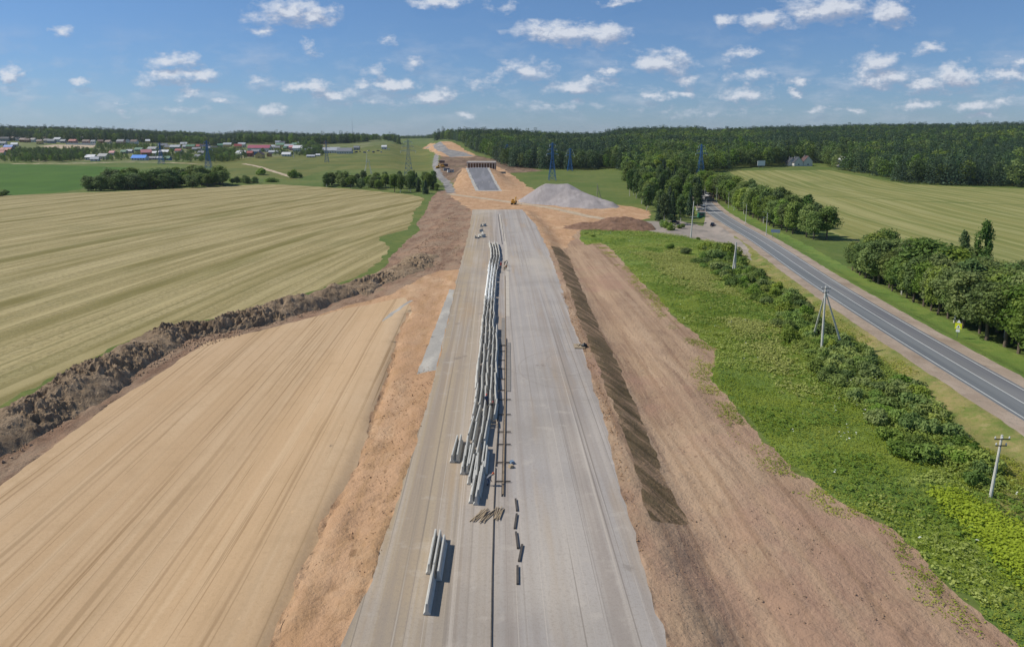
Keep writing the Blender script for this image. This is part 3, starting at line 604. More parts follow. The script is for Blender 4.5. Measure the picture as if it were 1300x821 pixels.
cover('grass_tufts', strip(EDGE, 6.5), 4200, .3, .08, 'leaf_grass', .6, 'stray grass tufts creeping onto the edge of the graded soil', .5, 33, .2, 4, soft=.12, fs=.25, fade=2.5)
cover('tall_weeds', WP, 9000, .45, .15, 'leaf_bush', .7, 'darker green weeds in patches on the strip', .53, 19, .5, 6, dens=200, soft=.06, fs=.12, fade=3)
cover('undergrowth', BP, 14000, .5, .15, 'leaf_bush', .75, 'dark green undergrowth between the hedge line bushes', .3, 12, .9, 7)
cover('white_flowers', WP, 150, .16, .12, 'flower', .95, 'scattered white flower heads standing over the weeds', .52, 15, 1.2, 2)
near_v = [(x-19, y) for x, y in near if 70 < y < 260]+[(x-8.5, y) for x, y in near if 70 < y < 260][::-1]
cover('dry_grass', near_v, 9000, .2, .08, 'leaf_grass', .7, 'tufts of grass on the dry roadside verge', .48, 21, .3, 4, dens=90)
print('bushes', bush_n)

# ---- far woods: one stuff object each, trees spread by geometry nodes
src = bpy.data.collections.new('far_tree_sources')
def src_tree(kind, i, n, leaf):
    s = 300+i
    if kind == 'needles': V, F = crown_spruce(1, .2, .1, n, leaf, s)
    else: V, F = crown_broad(1, .32, .12, n, leaf, 12, s)
    o = bpy.data.objects.new('tree_%s_%02d' % ('spruce' if kind == 'needles' else 'broadleaf', i), np_mesh('far_tree', V, F, M[kind])); src.objects.link(o)
for i in range(4): src_tree('leaf_dark', i, 620, .033)
for i in range(3): src_tree('leaf_mid', 10+i, 620, .033)
src_tree('leaf_light', 20, 520, .034)
for i in range(3): src_tree('needles', 30+i, 520, .03)
def woods_nodes():
    ng = bpy.data.node_groups.new('woods', 'GeometryNodeTree')
    ng.interface.new_socket('Geometry', in_out='INPUT', socket_type='NodeSocketGeometry'); ng.interface.new_socket('Geometry', in_out='OUTPUT', socket_type='NodeSocketGeometry')
    n = ng.nodes; l = ng.links; gi = n.new('NodeGroupInput'); go = n.new('NodeGroupOutput')
    ci = n.new('GeometryNodeCollectionInfo'); ci.inputs['Collection'].default_value = src; ci.inputs['Separate Children'].default_value = True; ci.inputs['Reset Children'].default_value = True
    ip = n.new('GeometryNodeInstanceOnPoints'); ip.inputs['Pick Instance'].default_value = True
    def at(nm, t): a = n.new('GeometryNodeInputNamedAttribute'); a.data_type = t; a.inputs['Name'].default_value = nm; return a.outputs[0]
    l.new(gi.outputs[0], ip.inputs['Points']); l.new(ci.outputs[0], ip.inputs['Instance']); l.new(at('kind', 'INT'), ip.inputs['Instance Index'])
    l.new(at('rot', 'FLOAT_VECTOR'), ip.inputs['Rotation']); l.new(at('scl', 'FLOAT_VECTOR'), ip.inputs['Scale']); l.new(ip.outputs[0], go.inputs[0]); return ng
WN = woods_nodes()
def woods(name, polys, spacing, h0, h1, label, pcon=.4, seed=1, excl=()):
    g = np.random.default_rng(seed); allp = []
    for poly in polys:
        poly = np.array(poly); x0, y0 = poly.min(0); x1, y1 = poly.max(0)
        gx, gy = np.meshgrid(np.arange(x0, x1, spacing), np.arange(y0, y1, spacing)); p = np.c_[gx.ravel(), gy.ravel()]; p = p+g.uniform(-.45, .45, p.shape)*spacing
        allp.append(p[inpoly(poly, p[:, 0], p[:, 1])])
    p = np.vstack(allp)
    for e in excl: p = p[~inpoly(e, p[:, 0], p[:, 1])]
    n = len(p); z = hfun(p[:, 0], p[:, 1])-.3
    me = bpy.data.meshes.new(name); me.vertices.add(n); me.vertices.foreach_set('co', np.c_[p, z].astype(np.float32).ravel())
    cl = fbm(p[:, 0]*.012, p[:, 1]*.012, seed+3, 3)+g.uniform(-.18, .18, n); con = cl > np.quantile(cl, 1-pcon)
    kind = np.where(con, g.integers(8, 11, n), g.choice([0, 1, 2, 3, 4, 5, 6, 7], n))
    hh = g.uniform(h0, h1, n)*np.where(con, 1.2, 1.)*np.where(g.uniform(0, 1, n) > .93, 1.16, 1)*(.8+.4*fbm(p[:, 0]*.006, p[:, 1]*.006, 77, 2)); w = hh*g.uniform(.85, 1.25, n)
    for nm, t, d in (('kind', 'INT', kind.astype(np.int32)), ('rot', 'FLOAT_VECTOR', np.c_[np.zeros(n), np.zeros(n), g.uniform(0, 6.28, n)].astype(np.float32)), ('scl', 'FLOAT_VECTOR', np.c_[w, w, hh].astype(np.float32))):
        a = me.attributes.new(nm, t, 'POINT'); a.data.foreach_set('value' if t == 'INT' else 'vector', d.ravel())
    o = link(name, me); md = o.modifiers.new('woods', 'NODES'); md.node_group = WN
    tag(o, label, 'forest', kind='stuff'); print(name, n); return o
az = lambda px, y: ((px-650)/FOC*y*1.0, y)
wr = PP([(556, 178), (575, 178), (592, 187), (606, 194), (630, 204), (640, 212), (700, 216), (775, 214), (800, 222), (850, 224), (890, 222), (940, 212.5), (1050, 213.5), (1090, 220), (1142, 232), (1200, 235), (1300, 238), (1700, 246)])
wr = wr+[az(1750, 1350), az(1750, 1700), az(550, 1750)]
hs = [z for z in zones if z[0] == 'chalet']
woods('forest_right', [wr], 8.0, 15, 21, 'broad mixed forest rising behind the right fields up to the skyline', .42, 3, excl=[PP([(985, 213), (995, 207), (1035, 207), (1050, 213)]), PP([(1060, 214), (1066, 208), (1080, 208), (1085, 216)])])
wl = PP([(-450, 180), (0, 179), (100, 181), (160, 181), (200, 182), (290, 185), (310, 182.5), (400, 184), (445, 182), (505, 181)])
wl = wl+[az(508, 1500), az(510, 1800), az(-500, 1800), az(-500, 1400)]
woods('forest_left', [wl], 9.0, 14, 19, 'dark mixed forest along the skyline behind the village', .45, 5)
woods('forest_gap', [[az(500, 2600), az(575, 2600), az(585, 3200), az(490, 3200)]], 14., 16, 20, 'very distant blue green woods in the dip of the skyline', .3, 6)
# village greenery
vp = [[(0, 206), (20, 207), (60, 205), (95, 206), (150, 205), (175, 203), (150, 194), (100, 190), (60, 192), (20, 192), (0, 196)], [(-300, 206), (0, 206), (0, 190), (-300, 190)],
      [(170, 206), (240, 206), (320, 204), (300, 196), (250, 188), (200, 186), (170, 190)], [(370, 192), (410, 197), (400, 188), (375, 186)], [(330, 197), (405, 199), (400, 195), (335, 192)], [(120, 190), (190, 192), (190, 186), (120, 186)]]
HOUSES = []       # filled by the village layout below, used to keep trees off the houses
# ================================================================== VILLAGE
def cmat(name, c, **k):
    if name not in M: M[name] = simple(name, c, **k)
    return M[name]
WALL = {'white': 'd6d4ce', 'yellow': 'd8b878', 'brown': '8a5f45', 'grey': '9a9a98', 'red brick': '94584a', 'pink': 'c89a94', 'cream': 'd0c4a8', 'blue': '5f82a8', 'timber': 'b08a60', 'lime': 'b0b870'}
ROOF = {'grey': '7c7f84', 'red': '9c4a44', 'brown': '5f4640', 'blue': '3568b8', 'bright blue': '2f86e0', 'green': '4f7a60', 'crimson': 'a04a60', 'silver': 'a8acb0', 'dark': '474a50', 'white': 'd8d8d8', 'pink': 'c88888'}
M['window'] = simple('window_glass', '3a444e', .2, var=.1)
M['door'] = simple('door_paint', '6b4a35', .6)
def house(px, py, w, l, h, wall, roof, rot, label, rh=None, name='house', cat='house', group='village houses on the far hillside', chimney=True, gable_front=False):
    x, y = P(px, py); z = H(x, y)-.2
    root = empty(name, (x, y, z), R(rot), label, cat, group); rh = rh or w*.34
    wm = cmat('wall_'+wall.replace(' ', '_'), WALL[wall], var=.08); rm = cmat('roof_'+roof.replace(' ', '_'), ROOF[roof], rough=.55, var=.1)
    a, b = l/2, w/2
    mb = MB(); mb.box(-a, a, -b, b, 0, h); 
    mb.add([(-a, -b, h), (-a, b, h), (-a, 0, h+rh), (a, -b, h), (a, b, h), (a, 0, h+rh)], [(0, 2, 1), (3, 4, 5)])
    mb.build('wall', wm, root)
    e = .5; t = .22; sl = rh/b; f = MB()
    for s in (-1, 1):
        f.add([(-a-e, s*(b+e), h-e*sl), (a+e, s*(b+e), h-e*sl), (a+e, 0, h+rh), (-a-e, 0, h+rh), (-a-e, s*(b+e), h-e*sl+t), (a+e, s*(b+e), h-e*sl+t), (a+e, 0, h+rh+t), (-a-e, 0, h+rh+t)],
              [(0, 1, 2, 3), (4, 7, 6, 5), (0, 4, 5, 1), (1, 5, 6, 2), (3, 2, 6, 7), (0, 3, 7, 4)])
    ro = f.build('roof', rm, root)
    if chimney: MB().box(a*.3-.35, a*.3+.35, -.35+b*.3, .35+b*.3, h+rh*.5, h+rh+.9).build('chimney', cmat('wall_grey', WALL['grey']), ro)
    nw = max(2, int(l/3.2)); fl_ = max(1, int(h/2.8))
    for k in range(min(nw, 8)):
        for q in range(fl_):
            xx = -a+(k+.5)*l/min(nw, 8); zz = .9+q*2.7
            if k == nw//2 and q == 0: MB().box(xx-.5, xx+.5, -b-.06, -b+.05, .1, 2.1).build('door', M['door'], root)
            else: MB().box(xx-.55, xx+.55, -b-.05, -b+.05, zz, zz+1.3).build('window', M['window'], root)
    for s in (-1, 1): MB().box(s*a-.05, s*a+.05, -.6, .6, 1., 2.3).build('window', M['window'], root)
    HOUSES.append((x, y)); return root
# (px, py of the base, width, length, height, wall, roof, rotation, extra)
VL = [(4,184.5,9,11,4,'white','grey',10,'at the far left end of the upper street'),(12,189.5,9,14,4,'grey','blue',0,'with a wide hipped roof below the upper street'),
 (19,186,8,10,4,'cream','white',15,'beside the blue roofed house'),(9,193.5,10,16,4,'red brick','red',0,'at the left edge above the green crop'),(1,197,8,12,4,'white','red',5,'lowest at the left edge'),
 (30,180.5,9,11,5,'brown','brown',0,'with orange timber beside it in the upper street'),(35,181,8,9,5,'timber','brown',10,'orange timbered one in the upper street'),(43,180.5,9,10,5,'white','dark',-10,'right of the orange timbered one'),
 (51,183.2,9,9,6,'yellow','brown',5,'tall yellow one at the middle of the upper street'),(60,181.5,9,10,5,'grey','dark',0,'first dark roof right of the yellow house'),(66,182,9,12,5,'grey','grey',8,'second grey roof right of the yellow house'),
 (74,180.5,10,12,6,'white','silver',0,'largest silver roof of the upper street'),(81,181.6,9,9,4,'grey','grey',0,'right of the silver roofed one'),(93,181.5,9,14,4,'pink','red',0,'long red roofed one in the upper street'),
 (110,182,9,13,4,'pink','brown',0,'left of the pair beside the pale fence'),(119,182.2,8,8,4,'white','grey',0,'right of the pair beside the pale fence'),(128,181.8,8,10,4,'timber','brown',12,'beside the track in the middle of the hillside'),
 (138,182.5,9,10,4,'cream','brown',-8,'pale one with an ochre yard'),(154,183.5,11,13,6,'pink','grey',0,'big double gabled one in the upper street'),(162,182,8,8,5,'white','grey',90,'narrow one beside the double gabled house'),
 (171,182.8,10,12,5,'white','brown',0,'last one of the upper street before the trees'),(188,182,9,8,5,'yellow','white',20,'lone pale one among the trees near the skyline'),
 (116,203,9,12,4,'white','white',0,'white one in the left of the lower pair'),(121,204.5,8,10,3,'white','silver',10,'small annex in front of the white lower one'),(132,202,9,13,4.5,'white','grey',-12,'white one at the right of the lower pair'),
 (143,197.5,7,7,4.5,'white','pink',0,'small one with a pink upper storey'),(158,195,8,8,3,'grey','green',0,'tiny green roofed one between trees'),(165,194.2,8,9,3,'grey','silver',0,'tiny silver roofed one between trees'),
 (178,203.4,11,19,3.4,'white','bright blue',0,'with the bright blue roof at the meadow edge'),(186,198.5,12,14,6,'red brick','pink',30,'big pale pink gabled one behind the blue roof'),(196,197.8,7,8,4.5,'white','white',0,'small bright white cube behind the blue roof'),
 (177,192,9,12,3,'grey','green',0,'long green roofed one above the blue roof'),(192,202.8,6,14,2.6,'grey','grey',0,'low grey shed right of the blue roof'),(204,203,6,9,3,'white','silver',0,'low white shed near the left pylon'),
 (209,197,9,14,5,'pink','white',0,'pink one behind the left pylon'),(212,203.5,8,10,3,'blue','green',0,'teal shed below the left pylon'),(227,195,8,9,5,'white','red',0,'with a bright red roof between trees'),
 (240,188.8,9,20,4,'grey','silver',10,'long silver roofed one near the wood'),(250,192,8,14,4,'grey','grey',0,'grey roofed one right of the long silver one'),(256,197,8,9,4,'grey','grey',0,'hidden grey roofed one among trees'),
 (252,202,8,8,4,'lime','grey',0,'lime green one at the meadow edge'),(272,193,10,11,6.5,'pink','dark',20,'tall pink gabled one right of the blue pylon'),(307,195.5,8,14,3,'white','white',0,'long white shed left of the crimson roof'),(303,198,8,9,3,'white','white',-10,'white shed near the field edge'),
 (330,192.5,14,37,6.5,'white','crimson',0,'long hall with the crimson roof'),(318,199,8,8,6,'red brick','red',0,'red brick annex at the left of the crimson hall'),(325,197,8,12,6,'blue','grey',0,'blue grey block in front of the crimson hall'),
 (330.5,201,10,12,6,'yellow','brown',90,'bright yellow one in front of the crimson hall'),(342,199,6,6,4,'timber','brown',90,'orange timber cottage beside the yellow house'),(346,189.5,8,8,5,'white','white',40,'white gabled one at the right end of the crimson hall'),
 (353,190,8,8,4,'yellow','grey',0,'small yellow one with grey yard'),(348,195,8,16,2.6,'grey','silver',0,'low silver roofed barn'),(364,198.5,9,13,3.4,'white','white',0,'low white building at the meadow edge'),
 (353,183.5,9,11,5,'white','silver',25,'white gabled one high near the wood'),(359,185,9,11,6,'red brick','dark',0,'red brick one high near the wood'),(371,191,9,9,6,'pink','pink',0,'pink block left of the white hall'),
 (379,192.5,13,17,6.5,'white','white',0,'large white hall in the centre of the settlement'),(387,194,8,8,4,'white','silver',0,'white annex right of the large white hall'),(395,200,6,12,2.2,'grey','silver',0,'low flat shed left of the barns'),(362,189.5,6,6,3,'lime','green',0,'small mint green kiosk like one')]
VL += [(421,194.2,15,28,4.6,'white','silver',0,'left half of the long pale barn'),(438,195,15,24,4.4,'white','grey',0,'right half of the long pale barn'),(488,189.6,7,9,5,'white','white',0,'small white cabin in the machine yard'),(453,190.5,8,10,4.5,'grey','grey',0,'grey roofed shed beside the machine yard'),(404,198.5,4,6,2.5,'white','white',0,'tiny white hut before the barns')]
for px, py, w, l, h, wa, ro, rt, ex in VL:
    s = .85
    house(px, py, w*s, l*s, h*s, wa, ro, rt, '%s walled, %s roofed house %s' % (wa, ro, ex) if not ('hall' in ex or 'barn' in ex or 'shed' in ex) else '%s building with %s roof, %s' % (wa, ro, ex), chimney=l < 16)
for px, py, w, l, h, wa, ro, rt, ex in [(1004,210,9,10,3,'white','dark',90,'leftmost, small one'),(1011,210.5,9,12,4,'white','dark',90,'second, with a steep dark roof'),(1023,210.5,9,11,5,'white','brown',90,'third, brown roofed'),(1069,211.5,10,12,5,'white','white',90,'rightmost, with a bright white gable')]:
    house(px, py, w, l, h, wa, ro, rt, 'white gabled chalet at the forest edge, %s' % ex, rh=5, group='chalets at the forest edge', cat='house', name='chalet')
_r = random.Random(5); _w = list(WALL); _f = list(ROOF); _seen = {}
for k in range(46):
    px = 6+k*9.3+_r.uniform(-3, 3) if k < 24 else 196+(k-24)*9.4+_r.uniform(-3, 3)
    py = _r.uniform(178.2, 180) if k < 24 else _r.uniform(184, 193)
    if k >= 24 and 312 < px < 352: continue
    wa, ro = _r.choice(['white', 'cream', 'yellow', 'pink', 'timber', 'grey']), _r.choice(['red', 'brown', 'grey', 'silver', 'green', 'dark'])
    kk = (wa, ro, k < 24); _seen[kk] = _seen.get(kk, 0)+1
    house(px, py, 8, _r.uniform(9, 14), _r.uniform(3.5, 6), wa, ro, _r.uniform(-25, 25), '%s small %s house with %s roof %s' % (ordinal(_seen[kk]), wa, ro, 'along the hilltop, from the left' if k < 24 else 'scattered left of the barns, from the left'))
# the village's trees: too many to be told apart
hp = np.array(HOUSES)
def near_houses(poly, pad=11):
    out = []
    for hx, hy in hp:
        out.append([(hx-pad, hy-58), (hx+pad, hy-58), (hx+pad, hy+8), (hx-pad, hy+8)])
    return out
ex_ = near_houses(None)
woods('village_trees', [PP(v) for v in vp], 8.0, 4.5, 8, 'garden trees and scrub among the village houses', .12, 9, excl=ex_)
woods('village_woods', [PP([(30, 207), (60, 206), (100, 206), (112, 203), (105, 196), (60, 194), (22, 194), (15, 200)]), PP([(380, 197), (410, 198), (410, 192), (398, 184), (375, 184)]), PP([(270, 205), (318, 203), (310, 196), (270, 190), (255, 194)])], 7.0, 6.5, 10.5, 'dark clumps of tall trees in front of the village houses', .15, 10, excl=near_houses(None, 6))
# fence line of the upper street
x0, y0 = P(84, 183.5); x1, y1 = P(126, 184.5)
fe = empty('fence', (x0, y0, H(x0, y0)), math.atan2(y1-y0, x1-x0), 'long pale metal fence along the upper village street', 'fence'); L = math.hypot(x1-x0, y1-y0)
MB().box(0, L, -.05, .05, -1, 2.2).build('panel', cmat('wall_white', WALL['white']), fe)
for k in range(0, int(L), 6): MB().box(k-.08, k+.08, -.12, -.05, -1, 2.4).build('post', cmat('wall_grey', WALL['grey']), fe)

# ================================================================== POLES, PYLONS, LAMPS
M['concrete'] = simple('pole_concrete', 'cdcac2', .85, var=.1, scale=1.5, bump=.2)
M['wood_pole'] = simple('weathered_pole', 'a39c8e', .9, var=.15, scale=4)
M['steel'] = simple('galvanised_steel', '8c9296', .45, .6)
M['dark_steel'] = simple('dark_steel', '3a3a3a', .5, .5)
M['ceramic'] = simple('insulator', 'd8d8d8', .3)
M['pylon_blue'] = simple('pylon_blue_paint', '3f74ac', .6, var=.08)
M['pylon_grey'] = simple('pylon_grey_paint', '8b98a4', .6, var=.08)
M['pylon_red'] = simple('pylon_red_paint', 'a8504a', .6)
def pole(px, py, h, label, arms=2, kind='concrete', lean=0, legs=(), name='utility_pole', rot=0, r=.19):
    x, y = P(px, py); z = H(x, y); root = empty(name, (x, y, z-.3), R(rot), label, 'utility pole', 'utility poles along the weed strip')
    MB().tube([(0, 0, 0), (lean, 0, h+.3)], [r, r*.62], 8).build('shaft', M[kind], root)
    for k in range(arms):
        zz = h-.2-k*.75; w = .85 if k == 0 else .62; xx = lean*zz/h
        a = MB().box(xx-w, xx+w, -.07-r*.6, .03-r*.6, zz, zz+.1).build('crossarm', M['dark_steel'], root)
        for s in ((-w+.08, 0, w-.08) if k == 0 else (-w+.08, w-.08)):
            MB().tube([(xx+s, -r*.6, zz+.1), (xx+s, -r*.6, zz+.22), (xx+s, -r*.6, zz+.36)], [.05, .09, .05], 8).build('insulator', M['ceramic'], a)
    for dx, dy in legs:
        MB().tube([(dx, dy, 0), (lean*.8, 0, h*.93)], [r*.9, r*.55], 8).build('brace', M[kind], root)
    return root
x, y = P(1043, 445); m_ = mpp(x, y, -1.5)
x1, y1 = P(1032, 428); x2, y2 = P(1070, 441)
pole(1043, 445, 12.4, 'tall concrete pole with two slanting brace poles beside the asphalt road', 2, legs=[(x1-x, y1-y), (x2-x, y2-y)], lean=-.25, r=.24)
pole(1257, 632, 7.5, 'single concrete pole with crossarm among the yellow green weeds', 2, lean=.35, r=.19)
pole(933, 346, 9.0, 'pale pole with close brace standing in the big dark bushes', 0, legs=[(-.9, -.6)], lean=-.2, r=.3)
pole(877, 302, 14.5, 'tall pale plain pole beside the junction apron', 0, lean=.5, r=.26)
for px, py, h, lb, lg in ((848, 278, 9.5, 'braced pale pole in front of the grove at the junction', [(-3.6, 0)]), (758, 252, 9, 'first braced pole in the meadow right of the gravel heap', [(2.6, 0)]), (857, 276, 7, 'thin short pole in front of the grove', [])):
    pole(px, py, h, lb, 0, 'wood_pole', legs=lg, r=.24 if lg else .14)
for px, py, h, lb in ((466, 207, 12, 'slim white pole on the olive meadow near the barns'), (373, 201, 9, 'slim white pole beside the low white building')):
    pole(px, py, h, lb, 0, 'concrete', r=.35)
def portal(px, py, h, w, label):
    x, y = P(px, py); z = H(x, y); root = empty('portal_pylon', (x, y, z-.3), 0, label, 'pylon', 'white portal pylons')
    for s in (-1, 1): MB().tube([(s*w, 0, 0), (s*w*.35, 0, h)], [.3, .2], 6).build('leg', M['concrete'], root); MB().tube([(s*w*1.5, -2, 0), (s*w*.4, 0, h*.8)], [.16, .13], 6).build('stay', M['concrete'], root)
    MB().box(-w*.9, w*.9, -.12, .12, h*.82, h*.82+.25).build('crossarm', M['concrete'], root)
portal(467.5, 221, 14, 2.6, 'white concrete portal pylon rising above the copse')

def pylon(px, py, h, label, col='pylon_blue', base=3.2, top=None, arms=3, white_ins=True):
    x, y = P(px, py); z = H(x, y); root = empty('lattice_pylon', (x, y, z-.3), 0.12, label, 'pylon', 'lattice pylons across the valley')
    lv = np.concatenate([np.linspace(0, .62, 6), np.linspace(.68, 1, 7)]); wd = lambda t: base*(1-t/.62)+base*.28*t/.62 if t < .62 else base*.28*(1-(t-.62)/.5)+.25*(t-.62)/.5
    r = .11; b = MB()
    for sx, sy in ((-1, -1), (1, -1), (1, 1), (-1, 1)): MB().tube([(sx*wd(t), sy*wd(t), t*h) for t in lv], [r*1.5]*len(lv), 4).build('leg', M[col], root)
    for i in range(len(lv)-1):
        t0, t1 = lv[i], lv[i+1]; a, c = wd(t0), wd(t1); cs = [(-1, -1), (1, -1), (1, 1), (-1, 1)]
        for k in range(4):
            p, q = cs[k], cs[(k+1) % 4]
            b.tube([(p[0]*a, p[1]*a, t0*h), (q[0]*c, q[1]*c, t1*h)], r, 3, caps=False); b.tube([(q[0]*a, q[1]*a, t0*h), (p[0]*c, p[1]*c, t1*h)], r, 3, caps=False)
            b.tube([(p[0]*c, p[1]*c, t1*h), (q[0]*c, q[1]*c, t1*h)], r, 3, caps=False)
    b.build('lattice', M[col if not top else col], root)
    for k in range(arms):
        t = .7+.12*k; w = base*(1.35 if k == 0 else 1.05 if k == 1 else .7); hw_ = wd(t); am = MB()
        for s in (-1, 1):
            am.tube([(s*hw_, 0, t*h), (s*(hw_+w), 0, t*h)], r*1.2, 4); am.tube([(s*hw_, 0, t*h+h*.04), (s*(hw_+w), 0, t*h)], r, 4)
        ao = am.build('crossarm', M[top or col], root)
        for s in (-1, 1): MB().tube([(s*(hw_+w), 0, t*h), (s*(hw_+w), 0, t*h-1.6)], .13, 5).build('insulator', M['ceramic'], ao)
    return root
pylon(701, 229, 31, 'bright blue lattice pylon directly behind the pale gravel heap', base=3.0)
pylon(723.5, 217, 22, 'smaller blue lattice pylon right of the one behind the gravel heap', base=2.6)
pylon(644, 206, 20, 'faint blue lattice pylon against the dark forest left of the gravel heap', base=2.6)
pylon(889, 222, 27, 'blue lattice pylon rising above the belt trees along the road', base=3.2)
pylon(519, 225, 33, 'tall greyish blue lattice pylon with a wide base beside the dark copse', 'pylon_grey', base=4.2)
pylon(265, 216, 29, 'blue lattice pylon in front of the village, behind the thicket', base=3.3)
pylon(205, 208, 23, 'dim blue lattice pylon at the left of the thicket', base=3)
pylon(415, 206, 25, 'slender pylon with reddish white top beside the long barn', 'pylon_grey', base=2.4, top='pylon_red')
x, y = P(448, 181); ms = empty('radio_mast', (x, y, H(x, y)), 0, 'very thin radio mast on the skyline above the barns', 'mast')
MB().tube([(0, 0, 0), (0, 0, 44)], [.45, .18], 5).build('shaft', M['pylon_grey'], ms); MB().tube([(0, 0, 44), (0, 0, 50)], .08, 4).build('antenna', M['dark_steel'], ms)

def lamp(px, py, h, label, arm=1.6, name='street_lamp'):
    x, y = P(px, py); z = H(x, y); root = empty(name, (x, y, z-.2), 0, label, 'street lamp', 'street lamps along the asphalt road')
    MB().tube([(0, 0, 0), (0, 0, h)], [.13, .08], 8).build('post', M['concrete'], root)
    a = MB().tube([(0, 0, h), (-arm*.4, 0, h+.35), (-arm, 0, h+.45)], .045, 6).build('arm', M['steel'], root)
    MB().box(-arm-.55, -arm, -.13, .13, h+.38, h+.5).build('lamp_head', M['steel'], root)
    MB().box(-.28, .28, -.28, .28, 0, .45).build('base', M['concrete'], root)
for i, (px, py, h, lb) in enumerate([(972.5, 298.5, 9, 'nearest the camera, beside the blue sign'), (946.5, 284, 9, 'second from the camera'), (924.5, 264.5, 9, 'third from the camera, white footed'), (909.5, 257, 8.5, 'fourth from the camera'), (894.5, 252, 8, 'farthest, next to the parked van'), (932, 267, 7, 'shorter one set back among the belt trees')]):
    lamp(px, py, h, 'pale street lamp right of the asphalt road, %s' % lb)
lamp(895.5, 275, 8.5, 'pale street lamp on the left side of the asphalt road by the green kiosk', arm=-1.6)

# signs
M['sign_yellow'] = simple('fluorescent_yellow', 'd8e020', .5, var=.03); M['sign_white'] = simple('sign_white', 'e6e6e6', .4, var=.03); M['sign_blue'] = simple('sign_blue_grey', '6f8296', .5, var=.05); M['black'] = simple('black_paint', '161616', .5)
M['sign_g'] = simple('kiosk_green', '2f8060', .6); M['red'] = simple('safety_red', 'c8302c', .6, var=.05)
x, y = P(1215, 428); z = H(x, y)
sg = empty('road_sign', (x, y, z-.2), R(-42), 'yellow warning sign with white crossing signs on a thin post at the plantation foot', 'road sign')
k = mpp(x, y)
MB().tube([(0, 0, 0), (0, 0, 3.9)], .05, 8).build('post', M['steel'], sg)
pan = MB().box(-.6, .6, -.06, -.03, 1.9, 3.1).build('panel', M['sign_yellow'], sg)
tri = MB().prism([(-.42, 2.1), (.42, 2.1), (0, 2.85)], 'y', -.075, -.062).build('emblem', M['sign_white'], pan)
MB().prism([(-.07, 2.2), (.07, 2.2), (.1, 2.45), (0, 2.62), (-.1, 2.45)], 'y', -.082, -.0765).build('emblem', M['black'], pan)
MB().prism([(-.38, 3.15), (.38, 3.15), (0, 3.8)], 'y', -.075, -.05).build('panel', M['sign_white'], sg)
MB().box(-.33, .33, -.075, -.05, 1.3, 1.86).build('panel', M['sign_white'], sg)
x, y = P(984, 302); bs = empty('direction_sign', (x, y, H(x, y)-.1), R(-30), 'blue grey direction sign on two posts beside the asphalt road', 'road sign')
for s in (-1, 1): MB().tube([(s*1., 0, 0), (s*1., 0, 3.4)], .06, 6).build('post', M['steel'], bs)
MB().box(-1.7, 1.7, -.1, -.065, 2.1, 3.4).build('panel', M['sign_blue'], bs)
x, y = P(966, 213.5); bb = empty('billboard', (x, y, H(x, y)-.2), R(10), 'white billboard on posts at the far forest edge', 'billboard')
for s in (-1, 1): MB().tube([(s*2.2, 0, 0), (s*2.2, 0, 5)], .2, 6).build('post', M['steel'], bb)
MB().box(-4, 4, -.3, .1, 2.6, 7.4).build('panel', M['sign_white'], bb)
fr = MB(); fr.box(-4.15, 4.15, -.35, .15, 7.4, 7.6); fr.box(-4.15, 4.15, -.35, .15, 2.4, 2.6); fr.build('frame', M['steel'], bb)
# kiosk and bus shelter
x, y = P(890, 276); ks = empty('kiosk', (x, y, H(x, y)-.1), 0, 'green kiosk at the left side of the asphalt road by the junction', 'kiosk')
MB().box(-1.5, 1.5, -1.2, 1.2, 0, 2.5).build('wall', M['sign_g'], ks); MB().box(-1.8, 1.8, -1.5, 1.5, 2.5, 2.68).build('roof', M['steel'], ks); MB().box(-.9, .9, -1.25, -1.19, 1.1, 2.1).build('window', M['window'], ks)
x, y = P(882, 277); wf = empty('barrier_board', (x, y, H(x, y)), 0, 'low white board beside the green kiosk', 'board'); MB().box(-2.4, 2.4, -.06, .06, .5, .8).build('board', M['sign_white'], wf)
for s in (-1.6, 1.6): MB().box(s-.06, s+.06, .06, .16, -.2, .9).build('post', M['steel'], wf)
x, y = P(900, 255.5); sh = empty('bus_shelter', (x, y, H(x, y)-.1), 0, 'dark roofed bus shelter at the far curve of the asphalt road', 'bus shelter')
MB().box(-2.2, 2.2, .9, 1., 0, 2.5).build('wall', M['steel'], sh); MB().box(-2.6, 2.6, -1.2, 1.3, 2.5, 2.7).build('roof', M['dark_steel'], sh); MB().box(-1.8, 1.8, .4, .8, .45, .52).build('bench', M['wood_pole'], sh)
for s in (-1, 1): MB().box(s*2.1-.06, s*2.1+.06, -1., -.88, 0, 2.5).build('post', M['steel'], sh)

